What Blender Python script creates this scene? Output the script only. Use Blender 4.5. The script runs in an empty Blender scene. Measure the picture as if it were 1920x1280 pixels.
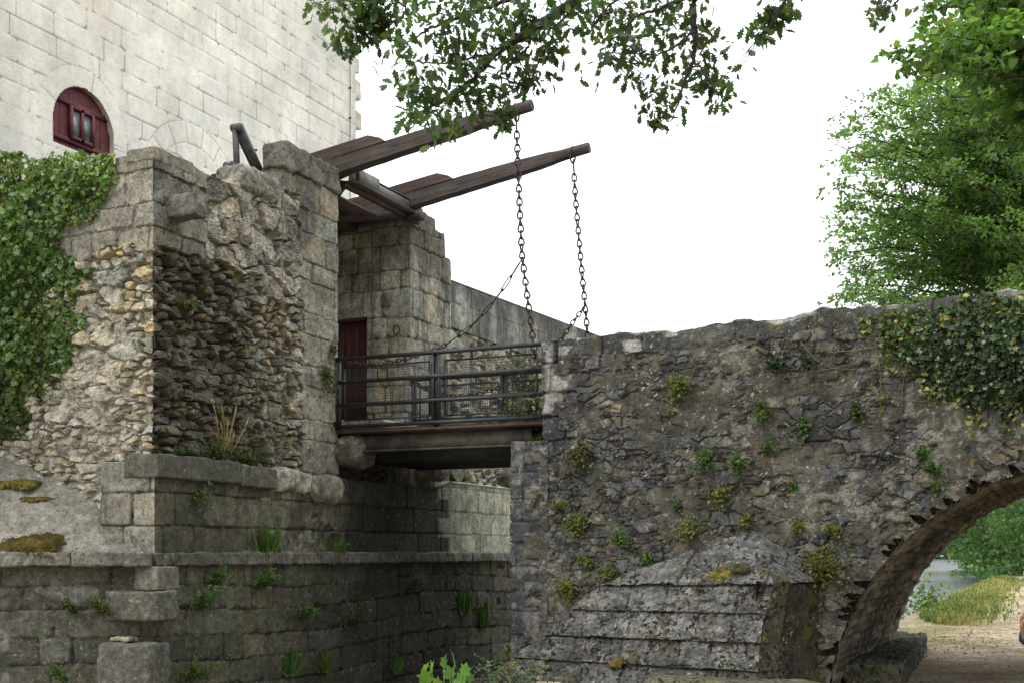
import bpy, math, random
import numpy as np
from mathutils import Vector, Matrix

# ------------------------------------------------------------------ camera, world, sun
TH = math.radians(24.26); CT, ST = math.cos(TH), math.sin(TH)
F, HZ = 2307.0, 1035.0                       # focal length in photo pixels, horizon row
CU, CV, EYE = 1*CT + 16.5*ST, 1*ST - 16.5*CT, 1.6   # camera place; x runs along the bridge, y along the quay
scene = bpy.context.scene
COL = scene.collection
cam_d = bpy.data.cameras.new('camera'); cam = bpy.data.objects.new('camera', cam_d); COL.objects.link(cam)
cam_d.sensor_width = 36; cam_d.lens = F/1920*36; cam_d.shift_y = (HZ-640)/1920
cam_d.clip_start = .1; cam_d.clip_end = 4000
cam.location = (CU, CV, EYE); cam.rotation_euler = (math.pi/2, 0, TH)
scene.camera = cam

SUN_DIR = Vector((-.42, -.62, .66)).normalized()          # towards the veiled sun
w = bpy.data.worlds.new('World'); scene.world = w; w.use_nodes = True
nt = w.node_tree; nt.nodes.clear()
sky = nt.nodes.new('ShaderNodeTexSky'); sky.sky_type = 'NISHITA'; sky.sun_disc = False
sky.sun_elevation = math.asin(SUN_DIR.z); sky.sun_rotation = math.atan2(SUN_DIR.x, SUN_DIR.y)
sky.air_density = 2; sky.dust_density = 6
mix = nt.nodes.new('ShaderNodeMixRGB'); mix.inputs[0].default_value = .88          # the cloud layer
mix.inputs[2].default_value = (11.2, 11.5, 11.9, 1)
tcw = nt.nodes.new('ShaderNodeTexCoord'); sxw = nt.nodes.new('ShaderNodeSeparateXYZ'); mrw = nt.nodes.new('ShaderNodeMapRange')   # overcast sky: brighter overhead than at the horizon
mrw.inputs[1].default_value = 0; mrw.inputs[2].default_value = 1; mrw.inputs[3].default_value = .66; mrw.inputs[4].default_value = 1.75
nt.links.new(tcw.outputs['Generated'], sxw.inputs[0]); nt.links.new(sxw.outputs[2], mrw.inputs[0])
bg = nt.nodes.new('ShaderNodeBackground'); bg.inputs[1].default_value = .1
wo = nt.nodes.new('ShaderNodeOutputWorld')
nt.links.new(sky.outputs[0], mix.inputs[1]); mulw = nt.nodes.new('ShaderNodeVectorMath'); mulw.operation = 'SCALE'; nt.links.new(mix.outputs[0], mulw.inputs[0]); nt.links.new(mrw.outputs[0], mulw.inputs['Scale']); nt.links.new(mulw.outputs[0], bg.inputs[0]); nt.links.new(bg.outputs[0], wo.inputs[0])
sun_d = bpy.data.lights.new('sun', 'SUN'); sun_d.energy = 1.35; sun_d.angle = math.radians(22); sun_d.color = (1, .965, .91)
sun = bpy.data.objects.new('sun', sun_d); COL.objects.link(sun)
sun.rotation_euler = SUN_DIR.to_track_quat('Z', 'Y').to_euler(); sun.location = (0, -20, 20)
vs = scene.view_settings
vs.view_transform = 'Standard'; vs.look = 'None'; vs.gamma = 1; vs.exposure = .85
scene.cycles.max_bounces = 6; scene.cycles.transparent_max_bounces = 4

# ------------------------------------------------------------------ photo pixel -> place
def ray(px, py):
    dx = (px-960)/F
    return (dx*CT-ST, dx*ST+CT, (HZ-py)/F)
def on_u(px, py, u):
    r = ray(px, py); t = (u-CU)/r[0]; return Vector((u, CV+t*r[1], EYE+t*r[2]))
def on_v(px, py, v):
    r = ray(px, py); t = (v-CV)/r[1]; return Vector((CU+t*r[0], v, EYE+t*r[2]))
def at(px, py, d):
    r = ray(px, py); return Vector((CU+d*r[0], CV+d*r[1], EYE+d*r[2]))
def on_z(px, py, z):
    r = ray(px, py); t = (z-EYE)/r[2]; return Vector((CU+t*r[0], CV+t*r[1], z))

# ------------------------------------------------------------------ noise
def h2(ix, iy, seed):
    a = (ix.astype(np.int64)*73856093) ^ (iy.astype(np.int64)*19349663) ^ (int(seed)*83492791 + 12345)
    a &= 0x7fffffff; a = (a ^ (a >> 13))*1274126177 & 0x7fffffff; a = (a ^ (a >> 16))*668265263 & 0x7fffffff
    return ((a ^ (a >> 15)) & 0xffffff)/float(0xffffff)
def vn(x, y, seed):
    x = np.asarray(x, float); y = np.asarray(y, float)
    ix = np.floor(x); iy = np.floor(y); fx = x-ix; fy = y-iy
    fx = fx*fx*(3-2*fx); fy = fy*fy*(3-2*fy)
    return (h2(ix, iy, seed)*(1-fx)+h2(ix+1, iy, seed)*fx)*(1-fy)+(h2(ix, iy+1, seed)*(1-fx)+h2(ix+1, iy+1, seed)*fx)*fy
def fbm(x, y, seed, o=4):
    r = 0; a = .5; t = 0
    for i in range(o):
        r = r+a*vn(x, y, seed+i*17); t += a; a *= .5; x = x*2.03+13.1; y = y*2.03+7.7
    return r/t
def ss(a, b, x):
    t = np.clip((x-a)/(b-a), 0, 1); return t*t*(3-2*t)
def lerp(a, b, t):
    t = np.asarray(t); 
    if t.ndim == 1: t = t[:, None]
    return np.asarray(a)*(1-t)+np.asarray(b)*t
def voro(x, y, seed, jit=.9):
    ix = np.floor(x); iy = np.floor(y)
    F1 = np.full(x.shape, 9.); F2 = np.full(x.shape, 9.); ID = np.zeros(x.shape); DX = np.zeros(x.shape); DY = np.zeros(x.shape)
    for a in (-1, 0, 1):
        for b in (-1, 0, 1):
            cx = ix+a; cy = iy+b
            px = cx+.5+(h2(cx, cy, seed)-.5)*jit; py = cy+.5+(h2(cx, cy, seed+5)-.5)*jit
            d = np.hypot(x-px, y-py); m = d < F1
            F2 = np.where(m, F1, np.minimum(F2, d)); F1 = np.where(m, d, F1)
            ID = np.where(m, h2(cx, cy, seed+11), ID); DX = np.where(m, x-px, DX); DY = np.where(m, y-py, DY)
    return F1, F2, ID, DX, DY

# ------------------------------------------------------------------ masonry patterns: S along the wall, Z height -> relief, stone number, stone mask
def ashlar(S, Z, zl, lmin, lmax, seed, joint=.014, depth=.018, wob=.012, offs=.008, rough=.005, chip=.5):
    zl = np.asarray(zl, float)
    s = S+wob*2*(fbm(S*3, Z*3, seed)-.5); z = Z+wob*2*(fbm(S*3+50, Z*3, seed+1)-.5)
    ci = np.clip(np.searchsorted(zl, z)-1, 0, len(zl)-2)
    ds = np.ones(S.shape); rid = np.zeros(S.shape); rng = random.Random(seed)
    lo, hi = S.min()-1, S.max()+2
    for c in range(len(zl)-1):
        b = [lo-rng.random()*lmax]
        while b[-1] < hi: b.append(b[-1]+rng.uniform(lmin, lmax))
        m = ci == c
        if not m.any(): continue
        b = np.array(b); bi = np.clip(np.searchsorted(b, s[m]), 1, len(b)-1)
        ds[m] = np.minimum(s[m]-b[bi-1], b[bi]-s[m]); rid[m] = h2(bi, np.full(bi.shape, c), seed+3)
    dz = np.minimum(z-zl[ci], zl[ci+1]-z)
    d = np.minimum(ds, dz)
    d = d-.25*np.clip(.06-np.maximum(ds, dz), 0, .06)
    ch = ss(.55, .8, fbm(S*7, Z*7, seed+9))*chip*.03
    e = ss(0, 1, (d-ch*.6)/joint)
    h = (e-1)*depth+(rid-.5)*2*offs+rough*2*(fbm(S*16, Z*16, seed+4)-.5)-ch*.25*(1-ss(0, .06, d))
    return h, rid, e

def rubble(S, Z, sx, sz, seed, amp, gap=.28, tilt=.5, rough=.012):
    wx = .5*(fbm(S*4, Z*4, seed)-.5); wy = .6*(fbm(S*3+9, Z*3, seed+1)-.5)
    y = Z/sz+wy; x = S/sx+wx+.5*(np.floor(y) % 2)
    F1, F2, ID, DX, DY = voro(x, y, seed)
    e = F2-F1; st = ss(.03, gap, e+.12*(fbm(S*22, Z*22, seed+2)-.5))
    tx = (np.mod(ID*57.3, 1)-.5)*2*tilt; ty = (np.mod(ID*91.7, 1)-.5)*2*tilt
    h = amp*st*(.35+.85*np.mod(ID*13.7, 1)+tx*DX+ty*DY)*(1-.25*F1)
    rg = np.abs(fbm(S*14, Z*18, seed+7)-.5)*2
    h = h+st*rough*2*(rg-.3)+rough*.6*(fbm(S*30, Z*30, seed+6)-.5)
    return h, ID, st

def tone(rid, base, var=.2, warm=.06, k=1.0):
    a = 1+var*2*(np.mod(rid*7.31*k, 1)-.5); b = warm*2*(np.mod(rid*3.77*k, 1)-.5)
    c = np.stack([base[0]*a*(1+b), base[1]*a, base[2]*a*(1-b*1.3)], -1)
    return c

# ------------------------------------------------------------------ mesh making
def np_mesh(name, V, Fc, col=None, smooth=True):
    """V (n,3); Fc: list of int arrays (m,k) with the same k inside an array"""
    me = bpy.data.meshes.new(name)
    me.vertices.add(len(V)); me.vertices.foreach_set('co', np.asarray(V, np.float32).ravel())
    Fc = [f for f in Fc if len(f)]
    tot = np.concatenate([f.ravel() for f in Fc]); ks = np.concatenate([np.full(len(f), f.shape[1]) for f in Fc])
    me.loops.add(len(tot)); me.loops.foreach_set('vertex_index', tot.astype(np.int32))
    me.polygons.add(len(ks)); me.polygons.foreach_set('loop_start', np.concatenate([[0], np.cumsum(ks)[:-1]]).astype(np.int32))
    me.polygons.foreach_set('use_smooth', np.full(len(ks), smooth))
    if col is not None:
        col = np.broadcast_to(np.asarray(col, float), (len(V), 3))
        at_ = me.attributes.new('Col', 'FLOAT_COLOR', 'POINT')
        at_.data.foreach_set('color', np.c_[col, np.ones(len(V))].astype(np.float32).ravel())
    me.update(calc_edges=True); me.validate()
    return me

def place(name, me, mat, parent=None, loc=None):
    o = bpy.data.objects.new(name, me); COL.objects.link(o)
    if mat: me.materials.append(mat)
    if parent is not None:
        o.parent = parent
    if loc is not None: o.location = loc
    return o
def thing(name, label, cat, loc=(0, 0, 0), group=None):
    o = bpy.data.objects.new(name, None); COL.objects.link(o); o.location = loc; o.empty_display_size = .2
    return tag(o, label, cat, group)
def tag(o, label, cat, group=None, kind=None):
    if label: o['label'] = label
    if cat: o['category'] = cat
    if group: o['group'] = group
    if kind: o['kind'] = kind
    return o
def origin(parent):
    p = np.zeros(3)
    while parent is not None:
        p += np.array(parent.location); parent = parent.parent
    return p
def build(name, V, Fc, mat, parent=None, col=None, smooth=True, base=None):
    """vertices in world coordinates; the object's origin is put at base (or the parent's)"""
    V = np.asarray(V, float); po = origin(parent)
    b = np.array(base) if base is not None else po
    me = np_mesh(name, V-b, Fc, col, smooth)
    return place(name, me, mat, parent, b-po)

def ribbon(path, z0, ztop, res, pat, deep=.4, cr=.05, mask=None, resz=None, topn=.012, seed=1, backz=None):
    """one masonry face: follows path in plan, rises from z0 to ztop(s), turns over the top and closes behind"""
    path = np.asarray(path, float); seg = np.diff(path, axis=0); L = np.hypot(*seg.T); cum = np.r_[0, np.cumsum(L)]
    n = int(cum[-1]/res)+1; s = np.linspace(0, cum[-1], n)
    def evalp(q):
        return np.c_[np.interp(q, cum, path[:, 0]), np.interp(q, cum, path[:, 1])]
    def seg_n(q):
        i = np.clip(np.searchsorted(cum, q, side='right')-1, 0, len(L)-1)
        return np.c_[seg[i, 1]/L[i], -seg[i, 0]/L[i]]
    N = sum(seg_n(np.clip(s+k*cr, 0, cum[-1]-1e-6)) for k in (-1, -.5, 0, .5, 1)); N /= np.hypot(N[:, 0], N[:, 1])[:, None]
    P = evalp(s); zt = ztop(s) if callable(ztop) else np.full(n, float(ztop))
    nz = int((zt.max()-z0)/(resz or res))+1
    t = np.linspace(0, 1, nz)
    Z = z0+(zt[:, None]-z0)*t[None]; S = np.repeat(s[:, None], nz, 1)
    h, col = pat(S.ravel(), Z.ravel())
    h = h.reshape(n, nz); col = np.asarray(col).reshape(n, nz, 3)
    fade = 1-.5*ss(.96, 1, t)[None]
    X = np.stack([P[:, None, 0]+N[:, None, 0]*h*fade, P[:, None, 1]+N[:, None, 1]*h*fade, Z], -1)
    rows = [X]; cols = [col]
    for k in (.012, .035, .08, .15, .25, .4, .6, .85, 1):
        dd = k*deep; zz = zt+topn*2*(fbm(s*6, np.full(n, k*deep*6), seed+70)-.5)*ss(0, .03, dd)+ .01*ss(0, .05, dd)
        hh = h[:, -1]*.5*max(0, 1-dd/.1)
        q = np.stack([P[:, 0]+N[:, 0]*(hh-dd), P[:, 1]+N[:, 1]*(hh-dd), zz], -1)[:, None]
        rows.append(q); cols.append(col[:, -1:]*(.9+.35*fbm(s*9, np.full(n, dd*9), seed+71))[:, None, None])
    q = rows[-1].copy(); q[..., 2] = z0 if backz is None else backz; rows.append(q); cols.append(col[:, :1])
    V = np.concatenate(rows, 1); C = np.concatenate(cols, 1); m = V.shape[1]
    idx = np.arange(n*m).reshape(n, m)
    Q = np.stack([idx[:-1, :-1], idx[1:, :-1], idx[1:, 1:], idx[:-1, 1:]], -1)
    keep = np.ones(Q.shape[:2], bool)
    if mask is not None:
        mm = mask(S, Z); keep[:, :nz-1] = mm[:-1, :-1] & mm[1:, 1:]
    return V.reshape(-1, 3), [Q[keep]], C.reshape(-1, 3)

def merge(*parts):
    Vs, Fs, Cs, o = [], [], [], 0
    for V, Fc, C in parts:
        V = np.asarray(V, float); Vs.append(V); Cs.append(np.broadcast_to(np.asarray(C, float), (len(V), 3)))
        Fs += [f+o for f in Fc]; o += len(V)
    return np.concatenate(Vs), Fs, np.concatenate(Cs)

def box(c, sz, rz=0, bev=.0):
    c = np.array(c, float); x, y, z = np.array(sz, float)/2
    V = np.array([(a*x, b*y, d*z) for a in (-1, 1) for b in (-1, 1) for d in (-1, 1)])
    if rz: R = np.array([[math.cos(rz), -math.sin(rz), 0], [math.sin(rz), math.cos(rz), 0], [0, 0, 1]]); V = V@R.T
    Fc = np.array([(0, 1, 3, 2), (4, 6, 7, 5), (0, 4, 5, 1), (2, 3, 7, 6), (0, 2, 6, 4), (1, 5, 7, 3)])
    return V+c, [Fc], (.5, .5, .5)

def bar(a, b, wd, ht=None, up=(0, 0, 1)):
    """square bar from a to b"""
    a, b = Vector(a), Vector(b); d = (b-a).normalized(); up = Vector(up)
    if abs(d.dot(up)) > .98: up = Vector((1, 0, 0))
    x = d.cross(up).normalized(); y = x.cross(d); ht = ht or wd
    V = [p+x*(i*wd/2)+y*(j*ht/2) for p in (a, b) for i, j in ((-1, -1), (1, -1), (1, 1), (-1, 1))]
    Fc = np.array([(0, 1, 5, 4), (1, 2, 6, 5), (2, 3, 7, 6), (3, 0, 4, 7), (3, 2, 1, 0), (4, 5, 6, 7)])
    return np.array([tuple(v) for v in V]), [Fc], (.5, .5, .5)

def tube(pts, rad, k=6, closed=False):
    pts = [Vector(p) for p in pts]; n = len(pts)
    rad = rad if hasattr(rad, '__len__') else [rad]*n
    V = []; ref = Vector((.13, .21, .97))
    for i, p in enumerate(pts):
        a = pts[i-1] if (i or closed) else pts[0]; b = pts[(i+1) % n] if (i < n-1 or closed) else pts[-1]
        d = (b-a).normalized(); r = ref if abs(d.dot(ref)) < .95 else Vector((1, 0, 0))
        x = d.cross(r).normalized(); y = x.cross(d)
        for j in range(k):
            t = 2*math.pi*j/k; V.append(p+(x*math.cos(t)+y*math.sin(t))*rad[i])
    Q = [(i*k+j, i*k+(j+1) % k, ((i+1) % n)*k+(j+1) % k, ((i+1) % n)*k+j) for i in range(n if closed else n-1) for j in range(k)]
    Fc = [np.array(Q)]
    if not closed: Fc += [np.array([list(range(k))[::-1]]), np.array([[(n-1)*k+j for j in range(k)]])]
    return np.array([tuple(v) for v in V]), Fc, (.5, .5, .5)

def rock(c, sz, seed, rz=0, n=18, amp=.06, rnd=.12, col=(.3, .28, .24)):
    """a rough squared stone: rounded, chipped cube"""
    V = []; Q = []
    for ax in range(3):
        for sg in (-1, 1):
            o = len(V)
            for i in range(n+1):
                for j in range(n+1):
                    p = [0, 0, 0]; p[ax] = sg; p[(ax+1) % 3] = (2*i/n-1)*sg; p[(ax+2) % 3] = 2*j/n-1
                    V.append(p)
            Q += [(o+i*(n+1)+j, o+(i+1)*(n+1)+j, o+(i+1)*(n+1)+j+1, o+i*(n+1)+j+1) for i in range(n) for j in range(n)]
    V = np.array(V, float); half = np.array(sz)/2; r = rnd*half.min()*2
    q = V*half; inner = np.clip(q, -(half-r), half-r); dd = q-inner; L = np.linalg.norm(dd, axis=1); L[L == 0] = 1
    nrm = dd/L[:, None]; q = inner+nrm*np.minimum(L, r)[:, None]
    a = fbm(q[:, 0]*5+q[:, 2]*3.1+seed, q[:, 1]*5-q[:, 2]*2.3, seed)-.5
    b = fbm(q[:, 0]*17-q[:, 2]*9, q[:, 1]*17+q[:, 2]*11, seed+3)-.5
    q = q+nrm*(a*2*amp+b*amp)[:, None]
    R = np.array([[math.cos(rz), -math.sin(rz), 0], [math.sin(rz), math.cos(rz), 0], [0, 0, 1]])
    C = np.array(col)[None]*(1+.5*a+.5*b)[:, None]
    return q@R.T+np.array(c), [np.array(Q)], C

def patch(p00, p10, p01, p11, res, amp, seed, col, fr=4.0, curve=0):
    """rough sheet between four corners"""
    p00, p10, p01, p11 = (np.array(p, float) for p in (p00, p10, p01, p11))
    n = max(2, int(max(np.linalg.norm(p10-p00), np.linalg.norm(p11-p01))/res)); m = max(2, int(max(np.linalg.norm(p01-p00), np.linalg.norm(p11-p10))/res))
    a, b = np.meshgrid(np.linspace(0, 1, n+1), np.linspace(0, 1, m+1), indexing='ij'); a = a[..., None]; b = b[..., None]
    P = (p00*(1-a)+p10*a)*(1-b)+(p01*(1-a)+p11*a)*b
    nr = np.cross(p10-p00, p01-p00); 
    if np.linalg.norm(nr) < 1e-9: nr = np.cross(p11-p01, p01-p00)
    nr = nr/np.linalg.norm(nr)
    q = P.reshape(-1, 3); d = fbm(q[:, 0]*fr+q[:, 2]*fr*.7, q[:, 1]*fr+q[:, 2]*fr, seed)-.5
    d2 = fbm(q[:, 0]*fr*5+q[:, 2]*fr*2, q[:, 1]*fr*5+q[:, 2]*fr*3, seed+4)-.5
    q = q+nr*(d*2*amp+d2*amp*.5)[:, None]
    idx = np.arange(len(q)).reshape(n+1, m+1)
    Q = np.stack([idx[:-1, :-1], idx[1:, :-1], idx[1:, 1:], idx[:-1, 1:]], -1).reshape(-1, 4)
    return q, [Q], np.array(col)*(1+.6*d+.5*d2)[:, None]

# ------------------------------------------------------------------ materials
class NT:
    def __init__(s, name):
        s.m = bpy.data.materials.new(name); s.m.use_nodes = True; s.t = s.m.node_tree; s.t.nodes.clear()
        s.out = s.t.nodes.new('ShaderNodeOutputMaterial')
    def n(s, typ, **kw):
        x = s.t.nodes.new('ShaderNode'+typ)
        for k, v in kw.items():
            if k.startswith('i_'):
                key = k[2:]; key = int(key) if key.isdigit() else key.replace('_', ' ')
                if isinstance(v, bpy.types.NodeSocket): s.t.links.new(v, x.inputs[key])
                else: x.inputs[key].default_value = v
            else: setattr(x, k, v)
        return x
    def noise(s, vec, scale, det=5, rough=.6, dist=0):
        return s.n('TexNoise', i_Vector=vec, i_Scale=scale, i_Detail=det, i_Roughness=rough, i_Distortion=dist).outputs['Fac']
    def rng(s, v, a, b, c=0., d=1.):
        return s.n('MapRange', i_0=v, i_1=a, i_2=b, i_3=c, i_4=d, interpolation_type='SMOOTHSTEP').outputs[0]
    def math(s, op, a, b=0.):
        return s.n('Math', operation=op, i_0=a, i_1=b).outputs[0]
    def mix(s, f, a, b, bt='MIX'):
        x = s.n('MixRGB', blend_type=bt, i_0=f)
        for k, v in ((1, a), (2, b)):
            if isinstance(v, bpy.types.NodeSocket): s.t.links.new(v, x.inputs[k])
            else: x.inputs[k].default_value = (*v, 1) if len(v) == 3 else v
        return x.outputs[0]
    def link(s, a, b): s.t.links.new(a, b)

def stone(name, crumb=1., orange=0., white=0., moss=0., grime=0., spots=0., bump=.6, pits=0., fine=1., streak=0.):
    N = NT(name); co = N.n('TexCoord').outputs['Object']
    base = N.n('Attribute', attribute_name='Col').outputs['Color']
    n0 = N.noise(co, 1.1, 4); n1 = N.noise(co, 7, 6, .65); n4 = N.noise(co, 19, 5, .72, .3); n2 = N.noise(co, 42, 5, .7); n3 = N.noise(co, 120, 3, .6)
    k = N.math('MULTIPLY', N.rng(n1, .25, .75, 1-.38*fine, 1+.34*fine), N.rng(n2, .25, .75, 1-.34*fine, 1+.34*fine))
    k = N.math('MULTIPLY', k, N.rng(n3, .3, .7, 1-.16*fine, 1+.16*fine))
    k = N.math('MULTIPLY', k, N.rng(n0, .3, .7, .86, 1.14))
    kc = N.n('CombineColor', i_0=k, i_1=k, i_2=k).outputs[0]
    c = N.mix(1, base, kc, 'MULTIPLY')
    if fine > .5:
        dk = N.math('MULTIPLY', N.rng(n4, .47, .36), .62*fine*crumb); c = N.mix(dk, c, (.03, .027, .022)); lt = N.math('MULTIPLY', N.rng(n4, .56, .70), .35*fine); c = N.mix(lt, c, N.mix(1, c, (1.9, 1.87, 1.8), 'MULTIPLY'))
    if grime:
        g = N.rng(N.noise(co, 2.1, 7, .7, .4), .5, .68); c = N.mix(N.math('MULTIPLY', g, grime), c, (.035, .034, .03))
    if streak:
        mp = N.n('Mapping', i_Vector=co, i_Scale=(5., 5., .35)).outputs[0]
        g = N.rng(N.noise(mp, 1.6, 6, .65), .48, .72); c = N.mix(N.math('MULTIPLY', g, streak), c, (.05, .052, .045))
    if moss:
        g = N.math('MULTIPLY', N.rng(N.noise(co, 3.3, 6, .72, .3), .52, .66), N.rng(n2, .3, .6)); c = N.mix(N.math('MULTIPLY', g, moss), c, (.055, .06, .018))
    if white:
        g = N.math('MULTIPLY', N.rng(N.noise(co, 15, 7, .72, .8), .575, .65), N.rng(N.noise(co, 1.7, 3), .38, .56))
        c = N.mix(N.math('MULTIPLY', g, white), c, (.36, .36, .33))
        sp = N.math('MULTIPLY', N.rng(N.noise(co, 33, 3, .5, .2), .64, .69), N.rng(N.noise(co, 3.1, 4), .44, .58)); c = N.mix(N.math('MULTIPLY', sp, white*.7), c, (.34, .34, .31))
    if orange:
        g = N.math('MULTIPLY', N.rng(N.noise(co, 11, 6, .68, .6), .575, .64), N.rng(N.noise(co, 1.25, 4), .42, .58))
        c = N.mix(N.math('MULTIPLY', g, orange), c, (.21, .135, .034))
    if spots:
        sp = N.math('MULTIPLY', N.rng(N.noise(co, 17, 4, .55, .4), .53, .58), N.rng(N.noise(co, 2.4, 3), .34, .52)); c = N.mix(N.math('MULTIPLY', sp, spots), c, (.018, .014, .010))
        g = N.math('MULTIPLY', N.rng(N.noise(co, 2.2, 6, .7, .5), .57, .62), N.rng(n2, .25, .5)); c = N.mix(N.math('MULTIPLY', g, spots*.8), c, (.085, .07, .016))
    hh = N.math('ADD', N.math('MULTIPLY', n4, 1.0), N.math('ADD', N.math('MULTIPLY', n2, .5), N.math('MULTIPLY', n3, .22)))
    if pits:
        vz = N.n('TexVoronoi', i_Vector=co, i_Scale=15.); p = N.rng(vz.outputs['Distance'], .10, .24)
        p = N.math('MAXIMUM', p, N.math('LESS_THAN', N.math('MULTIPLY', N.n('SeparateColor', i_0=vz.outputs['Color']).outputs[0], N.rng(N.noise(co, 1.6, 4), .35, .65, .4, 1.15)), .62))
        hh = N.math('ADD', hh, N.math('MULTIPLY', p, pits)); c = N.mix(N.rng(p, 0, 1, pits*.6, 0), c, (.12, .09, .06))
    bm = N.n('Bump', i_Strength=bump, i_Distance=.03, i_Height=hh)
    b = N.n('BsdfPrincipled', i_Base_Color=c, i_Roughness=.93, i_Normal=bm.outputs[0]); b.inputs['Specular IOR Level'].default_value = .15
    N.link(b.outputs[0], N.out.inputs[0]); return N.m

def leafmat(name, tr=.35, rough=.5, spec=.3):
    N = NT(name); co = N.n('TexCoord').outputs['Object']
    c = N.n('Attribute', attribute_name='Col').outputs['Color']
    k = N.rng(N.noise(co, 30, 2), .3, .7, .85, 1.15); kc = N.n('CombineColor', i_0=k, i_1=k, i_2=k).outputs[0]; c = N.mix(1, c, kc, 'MULTIPLY')
    b = N.n('BsdfPrincipled', i_Base_Color=c, i_Roughness=rough); b.inputs['Specular IOR Level'].default_value = spec
    t = N.n('BsdfTranslucent', i_Color=N.mix(1, c, (1.3, 1.5, .55), 'MULTIPLY'))
    m = N.n('MixShader', i_0=tr, i_1=b.outputs[0], i_2=t.outputs[0]); N.link(m.outputs[0], N.out.inputs[0]); return N.m

def plain(name, col, rough=.6, metal=0., var=.25, scale=12., bump=.2, col2=None, spec=.3, dark=None):
    N = NT(name); co = N.n('TexCoord').outputs['Object']
    n1 = N.noise(co, scale, 6, .65); n2 = N.noise(co, scale*6, 4)
    k = N.math('MULTIPLY', N.rng(n1, .25, .75, 1-var, 1+var), N.rng(n2, .3, .7, 1-var*.5, 1+var*.5)); kc = N.n('CombineColor', i_0=k, i_1=k, i_2=k).outputs[0]
    c = N.mix(1, col, kc, 'MULTIPLY')
    if col2: c = N.mix(N.rng(N.noise(co, scale*.6, 6, .7), .48, .62), c, col2)
    bm = N.n('Bump', i_Strength=bump, i_Distance=.01, i_Height=n2)
    b = N.n('BsdfPrincipled', i_Base_Color=c, i_Roughness=rough, i_Metallic=metal, i_Normal=bm.outputs[0]); b.inputs['Specular IOR Level'].default_value = spec
    N.link(b.outputs[0], N.out.inputs[0]); return N.m

def wood(name, col, axis=0, crack=.7):
    N = NT(name); co = N.n('TexCoord').outputs['Object']
    sc = [26., 26., 26.]; sc[axis] = 1.1
    mp = N.n('Mapping', i_Vector=co, i_Scale=tuple(sc)).outputs[0]
    n1 = N.noise(mp, 1.0, 7, .7, .6); n2 = N.noise(co, 2.0, 4); sc2 = [9., 9., 9.]; sc2[axis] = .5
    n3 = N.noise(N.n('Mapping', i_Vector=co, i_Scale=tuple(sc2)).outputs[0], 1., 4, .6, 1.)
    k = N.math('MULTIPLY', N.rng(n1, .2, .8, .5, 1.5), N.rng(n2, .3, .7, .8, 1.2)); kc = N.n('CombineColor', i_0=k, i_1=k, i_2=k).outputs[0]
    c = N.mix(1, col, kc, 'MULTIPLY'); cr = N.math('MULTIPLY', N.rng(N.math('ABSOLUTE', N.math('SUBTRACT', n3, .5)), .012, .0), crack)
    c = N.mix(cr, c, (.012, .01, .009))
    hh = N.math('SUBTRACT', n1, N.math('MULTIPLY', cr, .8))
    b = N.n('BsdfPrincipled', i_Base_Color=c, i_Roughness=.75, i_Normal=N.n('Bump', i_Strength=.5, i_Distance=.01, i_Height=hh).outputs[0]); b.inputs['Specular IOR Level'].default_value = .25
    N.link(b.outputs[0], N.out.inputs[0]); return N.m

M_TOWER = stone('pale_tuffeau', pits=.5, bump=.35, fine=.24, grime=0, streak=.06)
M_BAST = stone('weathered_limestone', orange=.25, white=.35, moss=.25, grime=.5, bump=.8)
M_QUAY = stone('damp_limestone', white=.5, moss=.45, grime=.55, bump=.7, streak=.5)
M_BRIDGE = stone('lichened_rubble', crumb=.75, orange=.75, white=1.0, moss=.3, grime=.45, bump=.9)
M_CUT = stone('mossy_coping_stone', orange=.15, white=1., moss=.8, grime=.3, spots=.95, bump=.8)
M_SOFFIT = stone('vault_stone', grime=.4, bump=.7)
M_RAMP = stone('rampart_stone', white=.2, moss=.2, grime=.2, streak=.75, bump=.5)
M_MORTAR = stone('rough_mortar', white=.3, moss=.25, grime=.25, bump=.9, orange=.15)
M_MOSS = stone('cushion_moss', bump=1.0, fine=1.2)
M_IVY = leafmat('ivy_leaf', .22, .33, .5)
M_LEAF = leafmat('tree_leaf', .5, .5, .3)
M_OAK = leafmat('oak_leaf', .45, .45, .35)
M_PLANT = leafmat('wall_plant_leaf', .3, .6, .2)
M_BARK = plain('bark', (.06, .05, .04), .9, var=.4, scale=8, bump=.8)
M_TWIG = plain('twig_bark', (.035, .03, .026), .85, var=.3, scale=20)
M_GIRD = plain('brown_grey_girder', (.085, .075, .06), .7, .1, .4, 5, .2, (.05, .045, .038))
M_STEM = plain('ivy_stem', (.13, .10, .07), .85, var=.3, scale=20)
M_IRON = plain('dark_painted_steel', (.028, .03, .033), .5, .3, .3, 9, .15, (.05, .05, .05), .4)
M_RUST = plain('rusty_iron', (.07, .042, .035), .8, .3, .45, 25, .5, (.035, .026, .026))
M_RUSTED = plain('rust_brown_steel', (.09, .045, .028), .8, .1, .4, 9, .3, (.05, .03, .022))
M_GREYIRON = plain('grey_iron', (.1, .1, .1), .6, .4, .3, 14, .2)
M_RED = plain('dark_red_paint', (.1, .018, .022), .6, 0, .3, 9, .25, (.07, .013, .018))
M_DARKRED = plain('faded_dark_red_paint', (.04, .009, .009), .7, 0, .3, 7, .2)
M_WOOD = wood('tarred_oak_beam', (.062, .050, .045), 0)
M_WOODRED = wood('brown_stained_plank', (.078, .052, .046), 0, .5)
M_WOODY = wood('brown_plank_across', (.07, .05, .043), 1, .4)
M_PANE = plain('dusty_glass', (.16, .19, .19), .3, 0, .4, 6, .05, (.09, .11, .11), .6)
M_GREYBOARD = plain('grey_weathered_steel', (.16, .155, .14), .7, .1, .3, 7, .2, (.1, .095, .085))

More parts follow.
